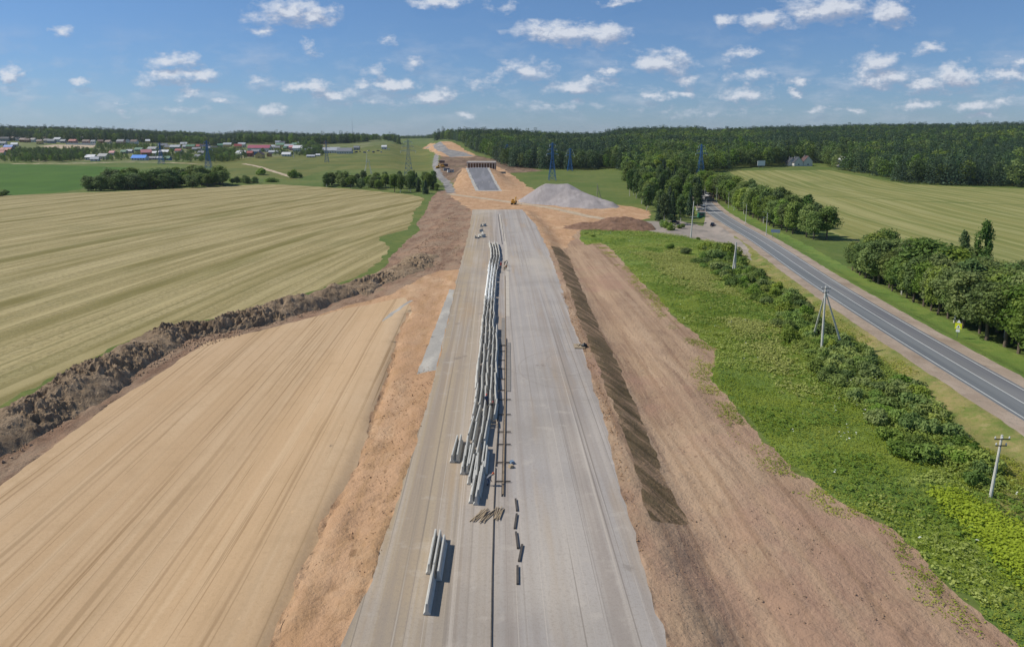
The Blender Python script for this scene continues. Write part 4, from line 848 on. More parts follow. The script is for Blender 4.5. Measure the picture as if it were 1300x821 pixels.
# ================================================================== CARS
M['glass'] = simple('car_glass', '1d242a', .08, var=.05); M['tyre'] = simple('tyre', '1a1a1a', .8); M['rim'] = simple('rim', '9a9ea2', .3, .7); M['lamp'] = simple('headlamp', 'e6e8ea', .15); M['tail'] = simple('tail_lamp', '8c1818', .3)
def car(px, py, rot, paint, label, van=False):
    x, y = P(px, py); root = empty('parked_car' if not van else 'van', (x, y, H(x, y)+.02), R(rot), label, 'car' if not van else 'van', 'vehicles at the junction')
    pm = cmat('paint_'+paint, {'black': '1c1f24', 'white': 'dcdcdc', 'silver': 'a0a4a8', 'darkblue': '26303e'}[paint], rough=.25, metal=.2, var=.03)
    L, W = (4.4, 1.76) if not van else (5.2, 1.95)
    prof = [(-2.2,.32),(-2.22,.7),(-2.1,.9),(-1.2,1.0),(1.35,1.02),(2.1,.92),(2.2,.7),(2.18,.32)] if not van else [(-2.6,.35),(-2.62,.9),(-2.3,1.1),(-1.7,1.2),(2.5,1.25),(2.6,1.1),(2.6,.35)]
    cab = [(-1.15,1.0),(-.45,1.47),(.9,1.5),(1.75,1.0)] if not van else [(-1.75,1.2),(-1.1,2.05),(2.45,2.15),(2.55,1.2)]
    def loft(prof, w0, w1, zc0, zc1):
        mb = MB(); n = len(prof); f = lambda z: w0+(w1-w0)*max(0, min(1, (z-zc0)/(zc1-zc0)))
        mb.add([(p, -f(q), q) for p, q in prof]+[(p, f(q), q) for p, q in prof], [tuple(range(n)), tuple(range(2*n-1, n-1, -1))]+[(i, n+i, n+(i+1) % n, (i+1) % n) for i in range(n)]); return mb
    bd = loft(prof, W/2, W/2-.06, .5, 1.1).build('body', pm, root); bv = bd.modifiers.new('b', 'BEVEL'); bv.width = .07; bv.segments = 2
    gl = loft(cab, W/2-.07, W/2-.26, cab[0][1], cab[1][1]).build('window', M['glass'], root)
    rf = [(cab[1][0]+.02, cab[1][1]+.005), (cab[2][0]-.02, cab[2][1]+.005)]
    MB().prism([(rf[0][0], rf[0][1]-.02), (rf[1][0], rf[1][1]-.02), (rf[1][0], rf[1][1]+.04), (rf[0][0], rf[0][1]+.04)], 'y', -W/2+.24, W/2-.24).build('roof', pm, root)
    for sx in (-1.35, 1.35):
        for sy in (-1, 1):
            w = MB().tube([(sx, sy*(W/2-.2), .33), (sx, sy*(W/2+.01), .33)], .33, 16).build('wheel', M['tyre'], root); MB().tube([(sx, sy*(W/2+.01), .33), (sx, sy*(W/2+.025), .33)], .2, 12).build('rim', M['rim'], w)
    e = prof[1][0]
    for s in (-1, 1):
        MB().box(e-.02, e+.06, s*.62-.2, s*.62+.2, .66, .82).build('headlight', M['lamp'], root); MB().box(-e-.06, -e+.02, s*.66-.14, s*.66+.14, .7, .88).build('tail_light', M['tail'], root)
    return root
car(856.5, 284, 175, 'black', 'black car parked in front of the grove beside the track')
car(904.5, 287, 250, 'darkblue', 'dark blue car turning on the apron near the asphalt road')
car(885.5, 243, 100, 'white', 'white car farthest along the asphalt road', False)
car(899, 249.5, 100, 'white', 'white van beside the bus shelter', True)
car(889, 267.5, 200, 'white', 'white car parked left of the asphalt road behind the kiosk')
car(893.5, 266, 95, 'silver', 'silver van parked by the roadside next to a white car', True)
car(903.5, 254.5, 280, 'silver', 'silver car at the bus shelter curve')
# ================================================================== HEAPS AND EARTHWORKS
def heap(name, base_px, crest, slope, mat_, label, rough=.12, step=.7, seed=0, cat='heap', maxh=20, ridge=None):
    """a heap: footprint polygon and a crest line; height falls off with the distance from the crest at the slope of loose material"""
    poly = np.array(PP(base_px)); cl = crest; x0, y0 = poly.min(0)-2; x1, y1 = poly.max(0)+2
    xs = np.arange(x0, x1, step); ys = np.arange(y0, y1, step); X, Y = np.meshgrid(xs, ys)
    return X, Y, poly
def height_mesh(name, X, Y, Zh, mat_, label, cat, kind=None, sink=.25):
    """grid of heights above the terrain; cells whose height is <=0 are dropped"""
    ny, nx = X.shape; Zt = hfun(X, Y)+np.maximum(Zh, -sink); V = np.c_[X.ravel(), Y.ravel(), Zt.ravel()]
    idx = np.arange(nx*ny).reshape(ny, nx); q = np.stack([idx[:-1, :-1], idx[:-1, 1:], idx[1:, 1:], idx[1:, :-1]], -1).reshape(-1, 4)
    ok = (Zh.ravel()[q] > -sink).any(1); q = q[ok]; u, inv = np.unique(q, return_inverse=True)
    o = link(name, np_mesh(name, V[u], inv.reshape(q.shape), mat_, smooth=True)); tag(o, label, cat, kind=kind); return o
M['stone_heap'] = ground_mat('crushed_stone', '9a9290', [('aea6a3', (.12, .12), .46, .62, .7), ('87807c', (.4, .08), .48, .64, .6), ('b4ada8', (3, 3), .52, .7, .5)], (4, .7, .12))
M['brown_heap'] = ground_mat('brown_spoil', '806451', [('927460', (.3, .3), .46, .62, .7), ('684f3e', (.8, .5), .5, .66, .7)], (2, 1., .25))
# the crushed stone heap: flat crest, long tail to the right
cA = (20, 442.0); cB = (33, 442.0)
X, Y = np.meshgrid(np.arange(-12, 85, .8), np.arange(350, 480, .8))
g1 = 10.3-pdist([cA, cB], X, Y)*np.interp(X, [8, 30], [.62, .47])
g2 = 8.6-pdist([(33, 438), (56, 414)], X, Y)*.4-np.maximum(0, X-32)*.25
Zh = np.maximum(np.maximum(g1, g2), (3.2-pdist([(20, 434), (46, 414)], X, Y)*.28))+(fbm(X*.12, Y*.12, 4, 4)-.5)*1.3
height_mesh('gravel_heap', X, Y, Zh, M['stone_heap'], 'large pale heap of crushed stone beyond the end of the new road', 'gravel heap')
# the brown heap in front of it
c1 = P(775, 290); c2 = P(800, 290)
X, Y = np.meshgrid(np.arange(15, 62, .5), np.arange(268, 330, .5))
Zh = 4.6-pdist([(c1[0]+1, c1[1]+4), (c2[0]+1, c2[1]+4)], X, Y)*.36; Zh = np.maximum(Zh, 2.4-pdist([(c1[0]-12, c1[1]+4), c1], X, Y)*.28)+(fbm(X*.3, Y*.3, 8, 5)-.5)*1.5
height_mesh('soil_heap', X, Y, Zh, M['brown_heap'], 'low brown soil heap in front of the crushed stone heap', 'soil heap')
# spoil bank along the stubble field
M['clods'] = ground_mat('clod_soil', '988268', [('ac967c', (.35, .35), .46, .62, .75), ('73604c', (1.1, 1.1), .5, .64, .8), ('8b7864', (3., 3.), .5, .7, .6), ('6a5a48', (.1, .1), .5, .66, .6)], (4., 1., .3))
bank = smooth_line(PP([(-300, 735), (-140, 630), (-70, 592), (0, 553), (60, 521), (110, 491), (160, 459), (205, 433), (235, 424), (300, 412), (345, 400), (385, 389), (420, 377), (455, 367)]), 3)
def bank_mesh(line, half, h, name, label, step=.28, seed=31, hvar=1., clod=1.0):
    b = np.array(line); V = []; n = 0; L = np.r_[0, np.cumsum(np.hypot(*np.diff(b, axis=0).T))]; ss = np.arange(0, L[-1], step); cx = np.interp(ss, L, b[:, 0]); cy = np.interp(ss, L, b[:, 1])
    k = max(3, int(5/step)); ker = np.ones(k)/k
    tx = np.gradient(np.convolve(np.pad(cx, k, 'edge'), ker, 'same')[k:-k]); ty = np.gradient(np.convolve(np.pad(cy, k, 'edge'), ker, 'same')[k:-k]); l = np.hypot(tx, ty); nx_, ny_ = -ty/l, tx/l
    hw = half if callable(half) else (lambda s: np.full_like(s, half)); W = hw(ss)*(.65+.7*fbm(ss*.08, ss*0, seed+9, 3)); u = np.arange(-1.15, 1.151, step/float(np.mean(W)))
    S, U = np.meshgrid(ss, u, indexing='ij'); Wm = W[:, None]; X = cx[:, None]+nx_[:, None]*U*Wm; Y = cy[:, None]+ny_[:, None]*U*Wm
    prof = np.clip(1-np.abs(U+.12*(fbm(S*.2, U, seed, 3)-.5))**2.2, -.2, 1)
    hh = h*(1-hvar/2+hvar*fbm(S*.09, S*0, seed+3, 3)); fade = sstep(0, 5, S)*sstep(L[-1], L[-1]-8, S)
    big = (fbm(X*.33, Y*.33, seed+1, 4)-.5)*2.; rid = 1-np.abs(2*fbm(X*.75, Y*.75, seed+2, 4)-1); cl = (rid-.72)*1.5+(fbm(X*2.1, Y*2.1, seed+4, 3)-.5)*.7
    Z = (prof*hh+np.clip(prof, 0, 1)**.5*(big*1.15+cl*clod*(.15+1.3*sstep(.35, .65, fbm(X*.11, Y*.11, seed+7, 3)))))*fade-.12
    Zt = hfun(X, Y)+np.maximum(Z, -.4); ns, nu = S.shape; V = np.c_[X.ravel(), Y.ravel(), Zt.ravel()]; idx = np.arange(ns*nu).reshape(ns, nu)
    q = np.stack([idx[:-1, :-1], idx[1:, :-1], idx[1:, 1:], idx[:-1, 1:]], -1).reshape(-1, 4); q = q[(Z.ravel()[q] > -.4).any(1)]
    o = link(name, np_mesh(name, V, q, M['clods'], smooth=False)); tag(o, label, 'soil bank'); return o
bank_mesh(bank, 5.2, 2.4, 'soil_bank', 'long cloddy brown soil bank between the mown field and the levelled sand')
b2 = smooth_line(PP([(432, 374), (462, 362), (500, 349), (520, 340), (538, 322)]), 3)
bank_mesh(b2, 6.5, 1.3, 'soil_bank', 'lower trampled brown soil bank meeting the orange sand near the new road', .35, 61, .5, .8)
# loose clods and stones
def clod_field(name, poly, n, r0, r1, m, label, seed, cat='clods', dens=None):
    g = np.random.default_rng(seed); poly = np.array(poly); pts = np.empty((0, 2))
    while len(pts) < n:
        q = np.c_[g.uniform(poly[:, 0].min(), poly[:, 0].max(), n*3), g.uniform(poly[:, 1].min(), poly[:, 1].max(), n*3)]; q = q[inpoly(poly, q[:, 0], q[:, 1])]
        q = q[fbm(q[:, 0]*.12, q[:, 1]*.12, seed, 3) > .48+g.uniform(-.3, .3, len(q))]; pts = np.vstack([pts, q])
    pts = pts[:n]; s = r0+(r1-r0)*g.uniform(0, 1, n)**4; z = hfun(pts[:, 0], pts[:, 1])+s*.3
    o8 = np.array([(1, 0, 0), (-1, 0, 0), (0, 1, 0), (0, -1, 0), (0, 0, 1), (0, 0, -1)], float); F0 = np.array([(4, 0, 2), (4, 2, 1), (4, 1, 3), (4, 3, 0), (5, 2, 0), (5, 1, 2), (5, 3, 1), (5, 0, 3)])
    V = (o8[None]*s[:, None, None]*g.uniform(.6, 1.3, (n, 6, 1))*np.array([1, 1, .75])+g.normal(size=(n, 6, 3))*s[:, None, None]*.15)+np.c_[pts, z][:, None]
    F = (F0[None]+6*np.arange(n)[:, None, None]).reshape(-1, 3); o = link(name, np_mesh(name, V.reshape(-1, 3), F, M[m])); tag(o, label, cat, kind='stuff')
M['clod_r'] = simple('loose_clods', 'a4886e', .95, var=.25, scale=.6); M['clod_o'] = simple('loose_orange_clods', 'ae8a68', .95, var=.25, scale=.6)
clod_field('soil_clods', PP([(817, 690), (850, 655), (900, 640), (1000, 640), (1090, 700), (1150, 790), (860, 800)]), 1100, .03, .12, 'clod_r', 'loose clods scattered over the rough graded soil at the bottom', 41)
clod_field('soil_clods', PP([(700, 300), (740, 300), (790, 340), (890, 450), (900, 500), (1000, 620), (900, 650), (800, 440)]), 1800, .03, .1, 'clod_r', 'small clods along the graded soil right of the slope', 42)
clod_field('sand_clods', PP([(475, 730), (553, 480), (545, 440), (505, 470), (450, 610), (392, 730)]), 1800, .03, .13, 'clod_o', 'loose orange clods on the sand left of the new road', 43)
clod_field('soil_clods', PP([(0, 590), (90, 535), (180, 478), (240, 446), (330, 418), (400, 398), (410, 390), (240, 428), (100, 508), (0, 566)]), 2600, .05, .3, 'clod_r', 'fallen clods along the foot of the long soil bank', 44)
clod_field('edge_stones', PP([(742, 450), (768, 535), (787, 610), (819, 725), (835, 725), (800, 610), (780, 535), (752, 450), (720, 370), (712, 372)]), 2200, .03, .16, 'clod_o', 'stones and crumbs along the right edge of the new road', 45)
clod_field('soil_clods', PP([(500, 340), (560, 345), (580, 330), (590, 290), (570, 270), (545, 300), (520, 320)]), 2500, .06, .3, 'clod_r', 'clods on the churned soil left of the far road end', 46)

# ================================================================== BRIDGE UNDER CONSTRUCTION
bx, by = (-27.5-8, 655.0); bz = H(bx, by+6)
M['bridge'] = simple('bridge_concrete', 'cfc8be', .85, var=.1, scale=.5); M['form'] = simple('formwork_wood', '6d5646', .85, var=.15, scale=1)
br = empty('bridge', (-34.5+8, 690, 0), 0, 'unfinished flyover with a row of supports beneath its deck', 'bridge')
zt = 38-690*32.5/940
MB().box(-15, 11.5, -3, 20, zt-1.2, zt).build('deck', M['bridge'], br)
for k in range(11):
    xx = -14.2+k*2.5; MB().box(xx-.35, xx+.35, -2.5, -1.7, zt-14, zt-1.2).build('column', M['bridge'], br)
MB().box(-15.2, 11.7, -3.3, -3.03, zt-.9, zt+.3).build('parapet', M['bridge'], br)
MB().box(-15, 11.5, 6, 20, zt-14, zt-1.25).build('abutment', M['form'], br)
# building plant near the bridge
def excavator(px, py, rot, label, col='yel', s=1.):
    x, y = P(px, py); root = empty('excavator', (x, y, H(x, y)), R(rot), label, 'excavator'); root.scale = (s, s, s)
    ym = cmat('machine_yellow', 'd09a28', rough=.5, var=.08); dm = M['dark_steel']
    for t in (-1, 1):
        MB().prism([(-1.7, .15), (-1.4, 0), (1.4, 0), (1.7, .15), (1.8, .45), (1.5, .8), (-1.5, .8), (-1.8, .45)], 'y', t*1.05-.28, t*1.05+.28).build('track', M['tyre'], root)
    hs_ = MB(); hs_.box(-1.7, 1.3, -1.2, 1.2, .9, 1.9); hs_.box(-1.75, -.7, -1.15, 1.15, 1.9, 2.2); b = hs_.build('body', ym, root); bv = b.modifiers.new('b', 'BEVEL'); bv.width = .08
    MB().box(-.8, .8, -.8, .8, .5, .9).build('turntable', dm, root)
    c = MB().prism([(0, 1.9), (1.35, 1.9), (1.25, 2.6), (.95, 3.1), (0, 3.1)], 'y', .1, 1.15).build('cab', ym, root)
    MB().prism([(.1, 2.15), (1.2, 2.15), (1.12, 2.6), (.9, 2.95), (.1, 2.95)], 'y', .08, 1.17).build('window', M['glass'], c)
    bm_ = MB().prism([(1.1, 1.4), (1.4, 1.2), (3.1, 3.6), (5., 3.9), (5., 4.25), (2.8, 4.1)], 'y', -.5, -.15).build('boom', ym, root)
    MB().prism([(4.8, 4.35), (5.2, 4.2), (4.7, 1.7), (4.45, 1.75)], 'y', -.47, -.18).build('stick', ym, root)
    MB().prism([(4.4, 1.8), (4.8, 1.7), (5.0, 1.0), (4.6, .5), (3.9, .7), (4.0, 1.1), (4.3, 1.2)], 'y', -.8, .15).build('bucket', dm, root)
    return root
excavator(652, 259.5, 75, 'yellow excavator standing on the pale haul track at the end of the new road', s=.95)
excavator(556, 214, 20, 'small yellow excavator beside the distant haul road', s=1.1)
excavator(562, 213, 160, 'second yellow machine next to the haul road excavator', s=1.)
def container(px, py, rot, c, label, l=6.):
    x, y = P(px, py); root = empty('site_cabin', (x, y, H(x, y)), R(rot), label, 'site cabin', 'site cabins by the haul road')
    wm = cmat('cabin_'+c, {'grey': '8c9094', 'white': 'd0d0cc', 'brown': '7a5544'}[c]); MB().box(-l/2, l/2, -1.2, 1.2, .15, 2.6).build('wall', wm, root); MB().box(-l/2-.1, l/2+.1, -1.3, 1.3, 2.6, 2.75).build('roof', M['steel'], root)
    MB().box(-.4, .4, -1.25, -1.19, .2, 2.1).build('door', M['door'], root); MB().box(1.2, 2.2, -1.25, -1.19, 1.1, 1.9).build('window', M['window'], root)
for px, py, c, lb in ((567, 217, 'grey', 'grey site cabin beside the haul road'), (572, 219, 'white', 'white site cabin beside the haul road'), (561, 207, 'brown', 'brown site cabin farthest along the haul road'), (565, 211.5, 'brown', 'brown site cabin between the other cabins')): container(px, py, random.uniform(-20, 20), c, lb)
# machines in the yard right of the barns
for i, (px, py) in enumerate([(452, 194), (457, 193), (463, 194.5), (468, 192), (474, 194), (480, 192), (484, 194), (494, 190)]):
    car(px, py, random.uniform(0, 360), ['darkblue', 'black', 'silver', 'white'][i % 4], 'vehicle parked in the machine yard right of the long barn, %s from the left' % ordinal(i+1), van=i % 2 == 0)

# ================================================================== ON THE NEW ROAD
M['nj'] = simple('precast_concrete', 'bab7ae', .8, var=.1, scale=1.2, bump=.15); M['nj_new'] = simple('fresh_precast_concrete', 'f0f0ec', .8, var=.06, scale=1.2)
def barrier_mesh(m, L=6.0):
    pr = [(-.31, 0), (-.31, .08), (-.15, .3), (-.085, .98), (-.06, 1.0), (.06, 1.0), (.085, .98), (.15, .3), (.31, .08), (.31, 0)]
    mb = MB(); ys = [-L/2, -L/2+.05, L/2-.05, L/2]; n = len(pr)
    rings = [[(p*(.93 if k in (0, 3) else 1), y, q*(.985 if k in (0, 3) else 1)) for p, q in pr] for k, y in enumerate(ys)]
    vs = [v for r in rings for v in r]; fs = [(k*n+i, k*n+(i+1) % n, (k+1)*n+(i+1) % n, (k+1)*n+i) for k in range(3) for i in range(n)]+[tuple(range(n))[::-1], tuple(3*n+i for i in range(n))]
    mb.add(vs, [f[::-1] for f in fs])
    return mb
nj_me = barrier_mesh(None).mesh('barrier', M['nj']); nj_new = barrier_mesh(None).mesh('barrier', M['nj_new'])
nbar = 0
def barrier(x, y, a, label, me=None, tilt=0, group='precast concrete barriers laid in rows on the new road'):
    global nbar; nbar += 1
    root = link('concrete_barrier', me or nj_me); root.location = (x, y, .03); root.rotation_euler = (0, tilt, a); tag(root, label, 'concrete barrier', group); return root
# lane of the long stack, traced on the photograph
SL = flats([(601, 590), (606, 560), (613, 520), (615, 480), (618, 440), (620.5, 400), (623.5, 365), (626.5, 340), (629, 325), (626, 308)])
SL = smooth_line(SL, 3); SLa = np.array(SL); Ls = np.r_[0, np.cumsum(np.hypot(*np.diff(SLa, axis=0).T))]
files = ['outer left file', 'inner left file', 'inner right file', 'outer right file', 'rightmost fifth file']
for fi in range(5):
    s = [3.5, 1.2, -2.5, -5.2, 10.5][fi]; k = 0; off = (fi-1.5)*.72
    while s+3 < Ls[-1]-(0 if fi < 4 else 60):
        if fi == 4 and not (14 < s < 62 or s > 150): s += 6.1; continue
        sx = np.interp(s, Ls, SLa[:, 0]); sy = np.interp(s, Ls, SLa[:, 1]); ax = np.interp(s+4, Ls, SLa[:, 0])-np.interp(s-4, Ls, SLa[:, 0]); ay = np.interp(s+4, Ls, SLa[:, 1])-np.interp(s-4, Ls, SLa[:, 1])
        if s < 0: sx = SLa[0, 0]+s*(SLa[1, 0]-SLa[0, 0])/3; sy = SLa[0, 1]+s; ax, ay = SLa[1]-SLa[0]
        k += 1; a = math.atan2(-ax, ay) if ay else 0
        fresh = 38*940/.98/(172 and 1)  # noqa
        py_ = 172+38*940/.98/(sy*CP+38*SP)
        wid = 1.0 if py_ > 345 or py_ < 300 else 1.22
        barrier(sx+off*wid+random.uniform(-.09, .09)*(.3 if 337 < py_ < 381 else 1), sy+random.uniform(-.15, .15), a+random.uniform(-.035, .035)*(.4 if 337 < py_ < 381 else 1), '%s barrier, %s of the long stack, %s from the near end' % ('fresh white' if 337 < py_ < 381 and fi in (1, 2, 0) else 'grey', files[fi], ordinal(k)), nj_new if 337 < py_ < 381 and fi in (0, 1, 2) else nj_me)
        s += 6.02+(random.uniform(.02, .2) if random.random() < .7 else random.uniform(.3, 1.1))
# pieces beside the near end of the stack
for px, py, lb in ((577.5, 574, 'leftmost of the small group'), (583, 573, 'second of the small group'), (589.5, 588, 'third of the small group, set nearer'), (595.5, 587, 'fourth of the small group'), (599, 600, 'fifth, touching the stack'), (606, 598, 'nearest end of the stack, right one'), (611.5, 610, 'nearest end of the stack, lower right one'), (601.5, 622, 'lowest left one at the near tip'), (607, 624, 'lowest right one at the near tip'), (617, 588, 'right of the near stack end')):
    x, y = flat(px, py, .0); barrier(x, y, random.uniform(-.05, .02), 'grey barrier by the near stack end, %s' % lb, group='loose barriers at the near end of the stack')
for px, py, lb in ((549.2, 705, 'left'), (555.2, 706, 'middle'), (560.5, 713, 'right')):
    x, y = flat(px, py, 0.); barrier(x, y, .0, 'grey concrete barrier of the three lying at the bottom of the road, %s one' % lb, group='three barriers at the bottom of the road')
x, y = flat(547, 752); barrier(x, y, .0, 'grey concrete barrier lying nearest the camera, below the three at the bottom', group=None)
# far small group of pegs / short blocks
sb = MB(); 
short_me = barrier_mesh(None, 2.0).mesh('block', M['nj'])
for i, (px, py) in enumerate([(603.5, 302), (605.5, 302), (608, 301), (610, 300.5), (612, 300), (614, 301), (613, 297.5), (611, 294), (611, 287.5), (615.5, 287), (613.5, 286)]):
    x, y = flat(px, py); o = link('concrete_block', short_me); o.location = (x, y, .03); o.rotation_euler = (0, 0, random.uniform(-.4, .4)); o.scale = (.8, 1.6, 1); tag(o, 'short grey concrete block in the small far group on the road, %s from the left' % ordinal(i+1), 'concrete block', 'short blocks at the far end of the road')
print('barriers', nbar)

# ---- formwork ladder, drain slabs, joint
M['rust'] = simple('oiled_form_steel', '5c554d', .6, .4, var=.2, scale=2); M['timber'] = simple('site_timber', 'a8957a', .85, var=.15, scale=3); M['timber_old'] = simple('weathered_timber', '8d7a63', .9, var=.2, scale=2); M['slab'] = simple('damp_concrete', '827c75', .85, var=.1, scale=.8); M['sheet'] = simple('white_sheet', 'e2ddd8', .7, var=.04); M['strip_l'] = simple('dusty_cement', 'b8aea0', .9, var=.08, scale=.5)
def on_road(pts): return flats(pts, 0.)
fw = empty('formwork', (*flat(632, 549), 0), 0, 'long ladder like steel formwork with cross ties running beside the barrier stack', 'formwork'); ox, oy = fw.location.x, fw.location.y
def rail(pts, w, h, m, name, parent, dz=0.02):
    p = on_road(pts); mb = MB()
    for a, b in zip(p[:-1], p[1:]):
        d = Vector((b[0]-a[0], b[1]-a[1])); n = Vector((-d.y, d.x)).normalized()*w/2
        c = [(a[0]+n.x-ox, a[1]+n.y-oy), (b[0]+n.x-ox, b[1]+n.y-oy), (b[0]-n.x-ox, b[1]-n.y-oy), (a[0]-n.x-ox, a[1]-n.y-oy)]
        mb.add([(q[0], q[1], dz) for q in c]+[(q[0], q[1], dz+h) for q in c], [(0, 1, 2, 3), (7, 6, 5, 4), (0, 4, 5, 1), (1, 5, 6, 2), (2, 6, 7, 3), (3, 7, 4, 0)])
    return mb.build(name, M[m], parent)
rail([(629.3, 592), (632, 549), (633.8, 500), (635, 439)], .11, .16, 'rust', 'rail', fw)
rail([(639.8, 630), (641.5, 549), (642.5, 496), (643, 430)], .07, .14, 'rust', 'rail', fw)
rail([(636.8, 630), (638, 580), (639, 549), (640.3, 500), (640.8, 440)], .07, .12, 'rust', 'rail', fw)
rail([(638.2, 628), (639.3, 580), (640.3, 549), (641.5, 500), (641.9, 440)], .16, .1, 'timber_old', 'plank', fw)
for py in (439, 446.6, 458, 469, 482, 496, 508, 527, 549, 565, 588, 612):
    t = (py-439)/173; rail([(635.2-t*6.2, py), (641.5-t*3, py)], .13, .1, 'rust', 'tie', fw, .1)
    if py > 500: rail([(643-t*2.5, py), (648.8-t*.5, py)], .13, .1, 'rust', 'tie', fw, .1)
def flatpiece(name, pts, w, h, m, label, cat, group=None, wav=0):
    p = on_road(pts); mb = MB(); o0 = p[0]
    p = [(a-o0[0], b-o0[1]) for a, b in p]
    L = offs(p, w/2); Rr = offs(p, -w/2)
    for i in range(len(p)-1):
        c = [L[i], L[i+1], Rr[i+1], Rr[i]]; mb.add([(q[0], q[1], .02) for q in c]+[(q[0], q[1], .02+h) for q in c], [(0, 1, 2, 3), (7, 6, 5, 4), (0, 4, 5, 1), (1, 5, 6, 2), (2, 6, 7, 3), (3, 7, 4, 0)])
    o = mb.build(name, M[m], None, (o0[0], o0[1], 0)); return tag(o, label, cat, group)
flatpiece('steel_rail', [(622.6, 900), (623.8, 800), (624.8, 730), (627.2, 640), (629.2, 594)], .1, .1, 'rust', 'long dark steel rail continuing from the formwork to the bottom of the road', 'rail')
flatpiece('drain_slab', [(638.8, 439), (639, 404)], .75, .06, 'slab', 'dark damp concrete strip at the far end of the formwork', 'concrete strip')
flatpiece('drain_slab', [(645.8, 497), (646, 470), (646, 435)], .6, .06, 'slab', 'dark damp concrete strip right of the formwork', 'concrete strip')
flatpiece('cement_strip', [(644.5, 402), (644, 345), (642, 312), (638, 290), (634.5, 272)], .9, .012, 'strip_l', 'pale cement dust strip running up the middle of the road', 'strip')
flatpiece('string_rail', [(632.2, 272), (634.5, 290), (637.5, 310)], .16, .1, 'rust', 'thin dark rail at the far middle of the road', 'rail')
flatpiece('string_rail', [(635.5, 273), (638.5, 292), (640, 306)], .12, .08, 'rust', 'second thin dark rail, right of the far one', 'rail')
flatpiece('timber_plank', [(641.5, 439), (641.5, 380), (641, 350)], .16, .08, 'timber_old', 'weathered plank beyond the damp concrete strip', 'plank')
for i, (a, b) in enumerate([((654.5, 634), (656.3, 649)), ((656, 653), (653.3, 671.5)), ((655, 676), (657.5, 696.5)), ((663, 692), (658.8, 713)), ((657, 719), (657, 742))]):
    flatpiece('steel_beam', [a, b], .2, .16, 'rust', 'dark short steel beam in the broken line right of the joint, %s from the far end' % ordinal(i+1), 'steel beam', 'dark beams in a broken line')
# timber stakes, each one
def stakes(pxs, lab):
    for i, (px, py, a, L) in enumerate(pxs):
        x, y = flat(px, py); m = MB().box(-.035, .035, -L/2, L/2, 0, .06).build('timber_stake', M['timber'], None, (x, y, .03+.05*(i % 3))); m.rotation_euler = (0, 0, a)
        tag(m, 'thin pale timber stake in the %s pile, %s from the left' % (lab, ordinal(i+1)), 'timber stake', 'timber stakes in two loose piles')
stakes([(603+i*1.25, 655+random.uniform(-3, 3), -.42+random.uniform(-.16, .16), random.uniform(1.7, 2.6)) for i in range(16)], 'left')
stakes([(628.7+i*.95, 652+random.uniform(-3, 3), -.16+random.uniform(-.14, .1), random.uniform(1.7, 2.6)) for i in range(10)], 'right')
# trestle near the stack
x, y = flat(627, 540); tr = empty('trestle', (x, y, .02), .05, 'small pale wooden trestle between the barrier stack and the formwork', 'trestle')
for s in (-1, 1): MB().box(s*.35-.04, s*.35+.04, -.9, .9, .45, .53).build('side_rail', M['timber'], tr)
for yy in (-.6, .6):
    MB().box(-.45, .45, yy-.04, yy+.04, .4, .45).build('crossbar', M['timber'], tr)
    for s in (-1, 1): MB().box(s*.38-.03, s*.38+.03, yy-.03, yy+.03, 0, .4).build('leg', M['timber'], tr)
# pallet with rods, black bag
x, y = flat(735.5, 440); pa = empty('pallet', (x, y, .02), -.02, 'pale wooden platform with dark rods on it at the right edge of the road', 'pallet')
for k in range(9): MB().box(-1.0, 1.0, -1.35+k*.31, -1.35+k*.31+.27, .12, .16).build('board', M['timber'], pa)
for s in (-.85, 0, .85): MB().box(s-.06, s+.06, -1.35, 1.35, 0, .118).build('bearer', M['timber_old'], pa)
for i, (a, b, c) in enumerate([(-.3, .3, .2), (.1, .5, -.3), (.35, .2, .5)]):
    o = MB().tube([(0, -.6, 0), (0, .6, 0)], .05, 6).build('steel_rod', M['rust'], None, (x+a, y+b, .24)); o.rotation_euler = (0, 0, c); tag(o, 'short dark steel rod lying on the pale platform, %s from the left' % ordinal(i+1), 'rod', 'rods on the platform')
x, y = flat(741.8, 442.5, -.3); bg = MB(); bg.tube([(0, 0, 0), (0, 0, .25), (0, 0, .55), (0, 0, .7), (.05, 0, .85)], [.55, .62, .5, .2, .1], 10); o = bg.build('rubbish_bag', M['black'], None, (x, y, H(x, y)), smooth=True); tag(o, 'black bag beside the pale wooden platform', 'bag')
for i, (px, py, n_, c) in enumerate([(650, 588, 'blue', 'sign_blue'), (649, 593, 'pale', 'timber')]):
    x, y = flat(px, py); o = MB().prism([(-.3, 0), (.3, 0), (.2, .3), (-.2, .3)], 'y', -.25, .25).build('tool_box', M[c], None, (x, y, .03)); o.rotation_euler = (0, 0, .5); tag(o, 'small %s tool box beside the last cross ties' % n_, 'tool box')

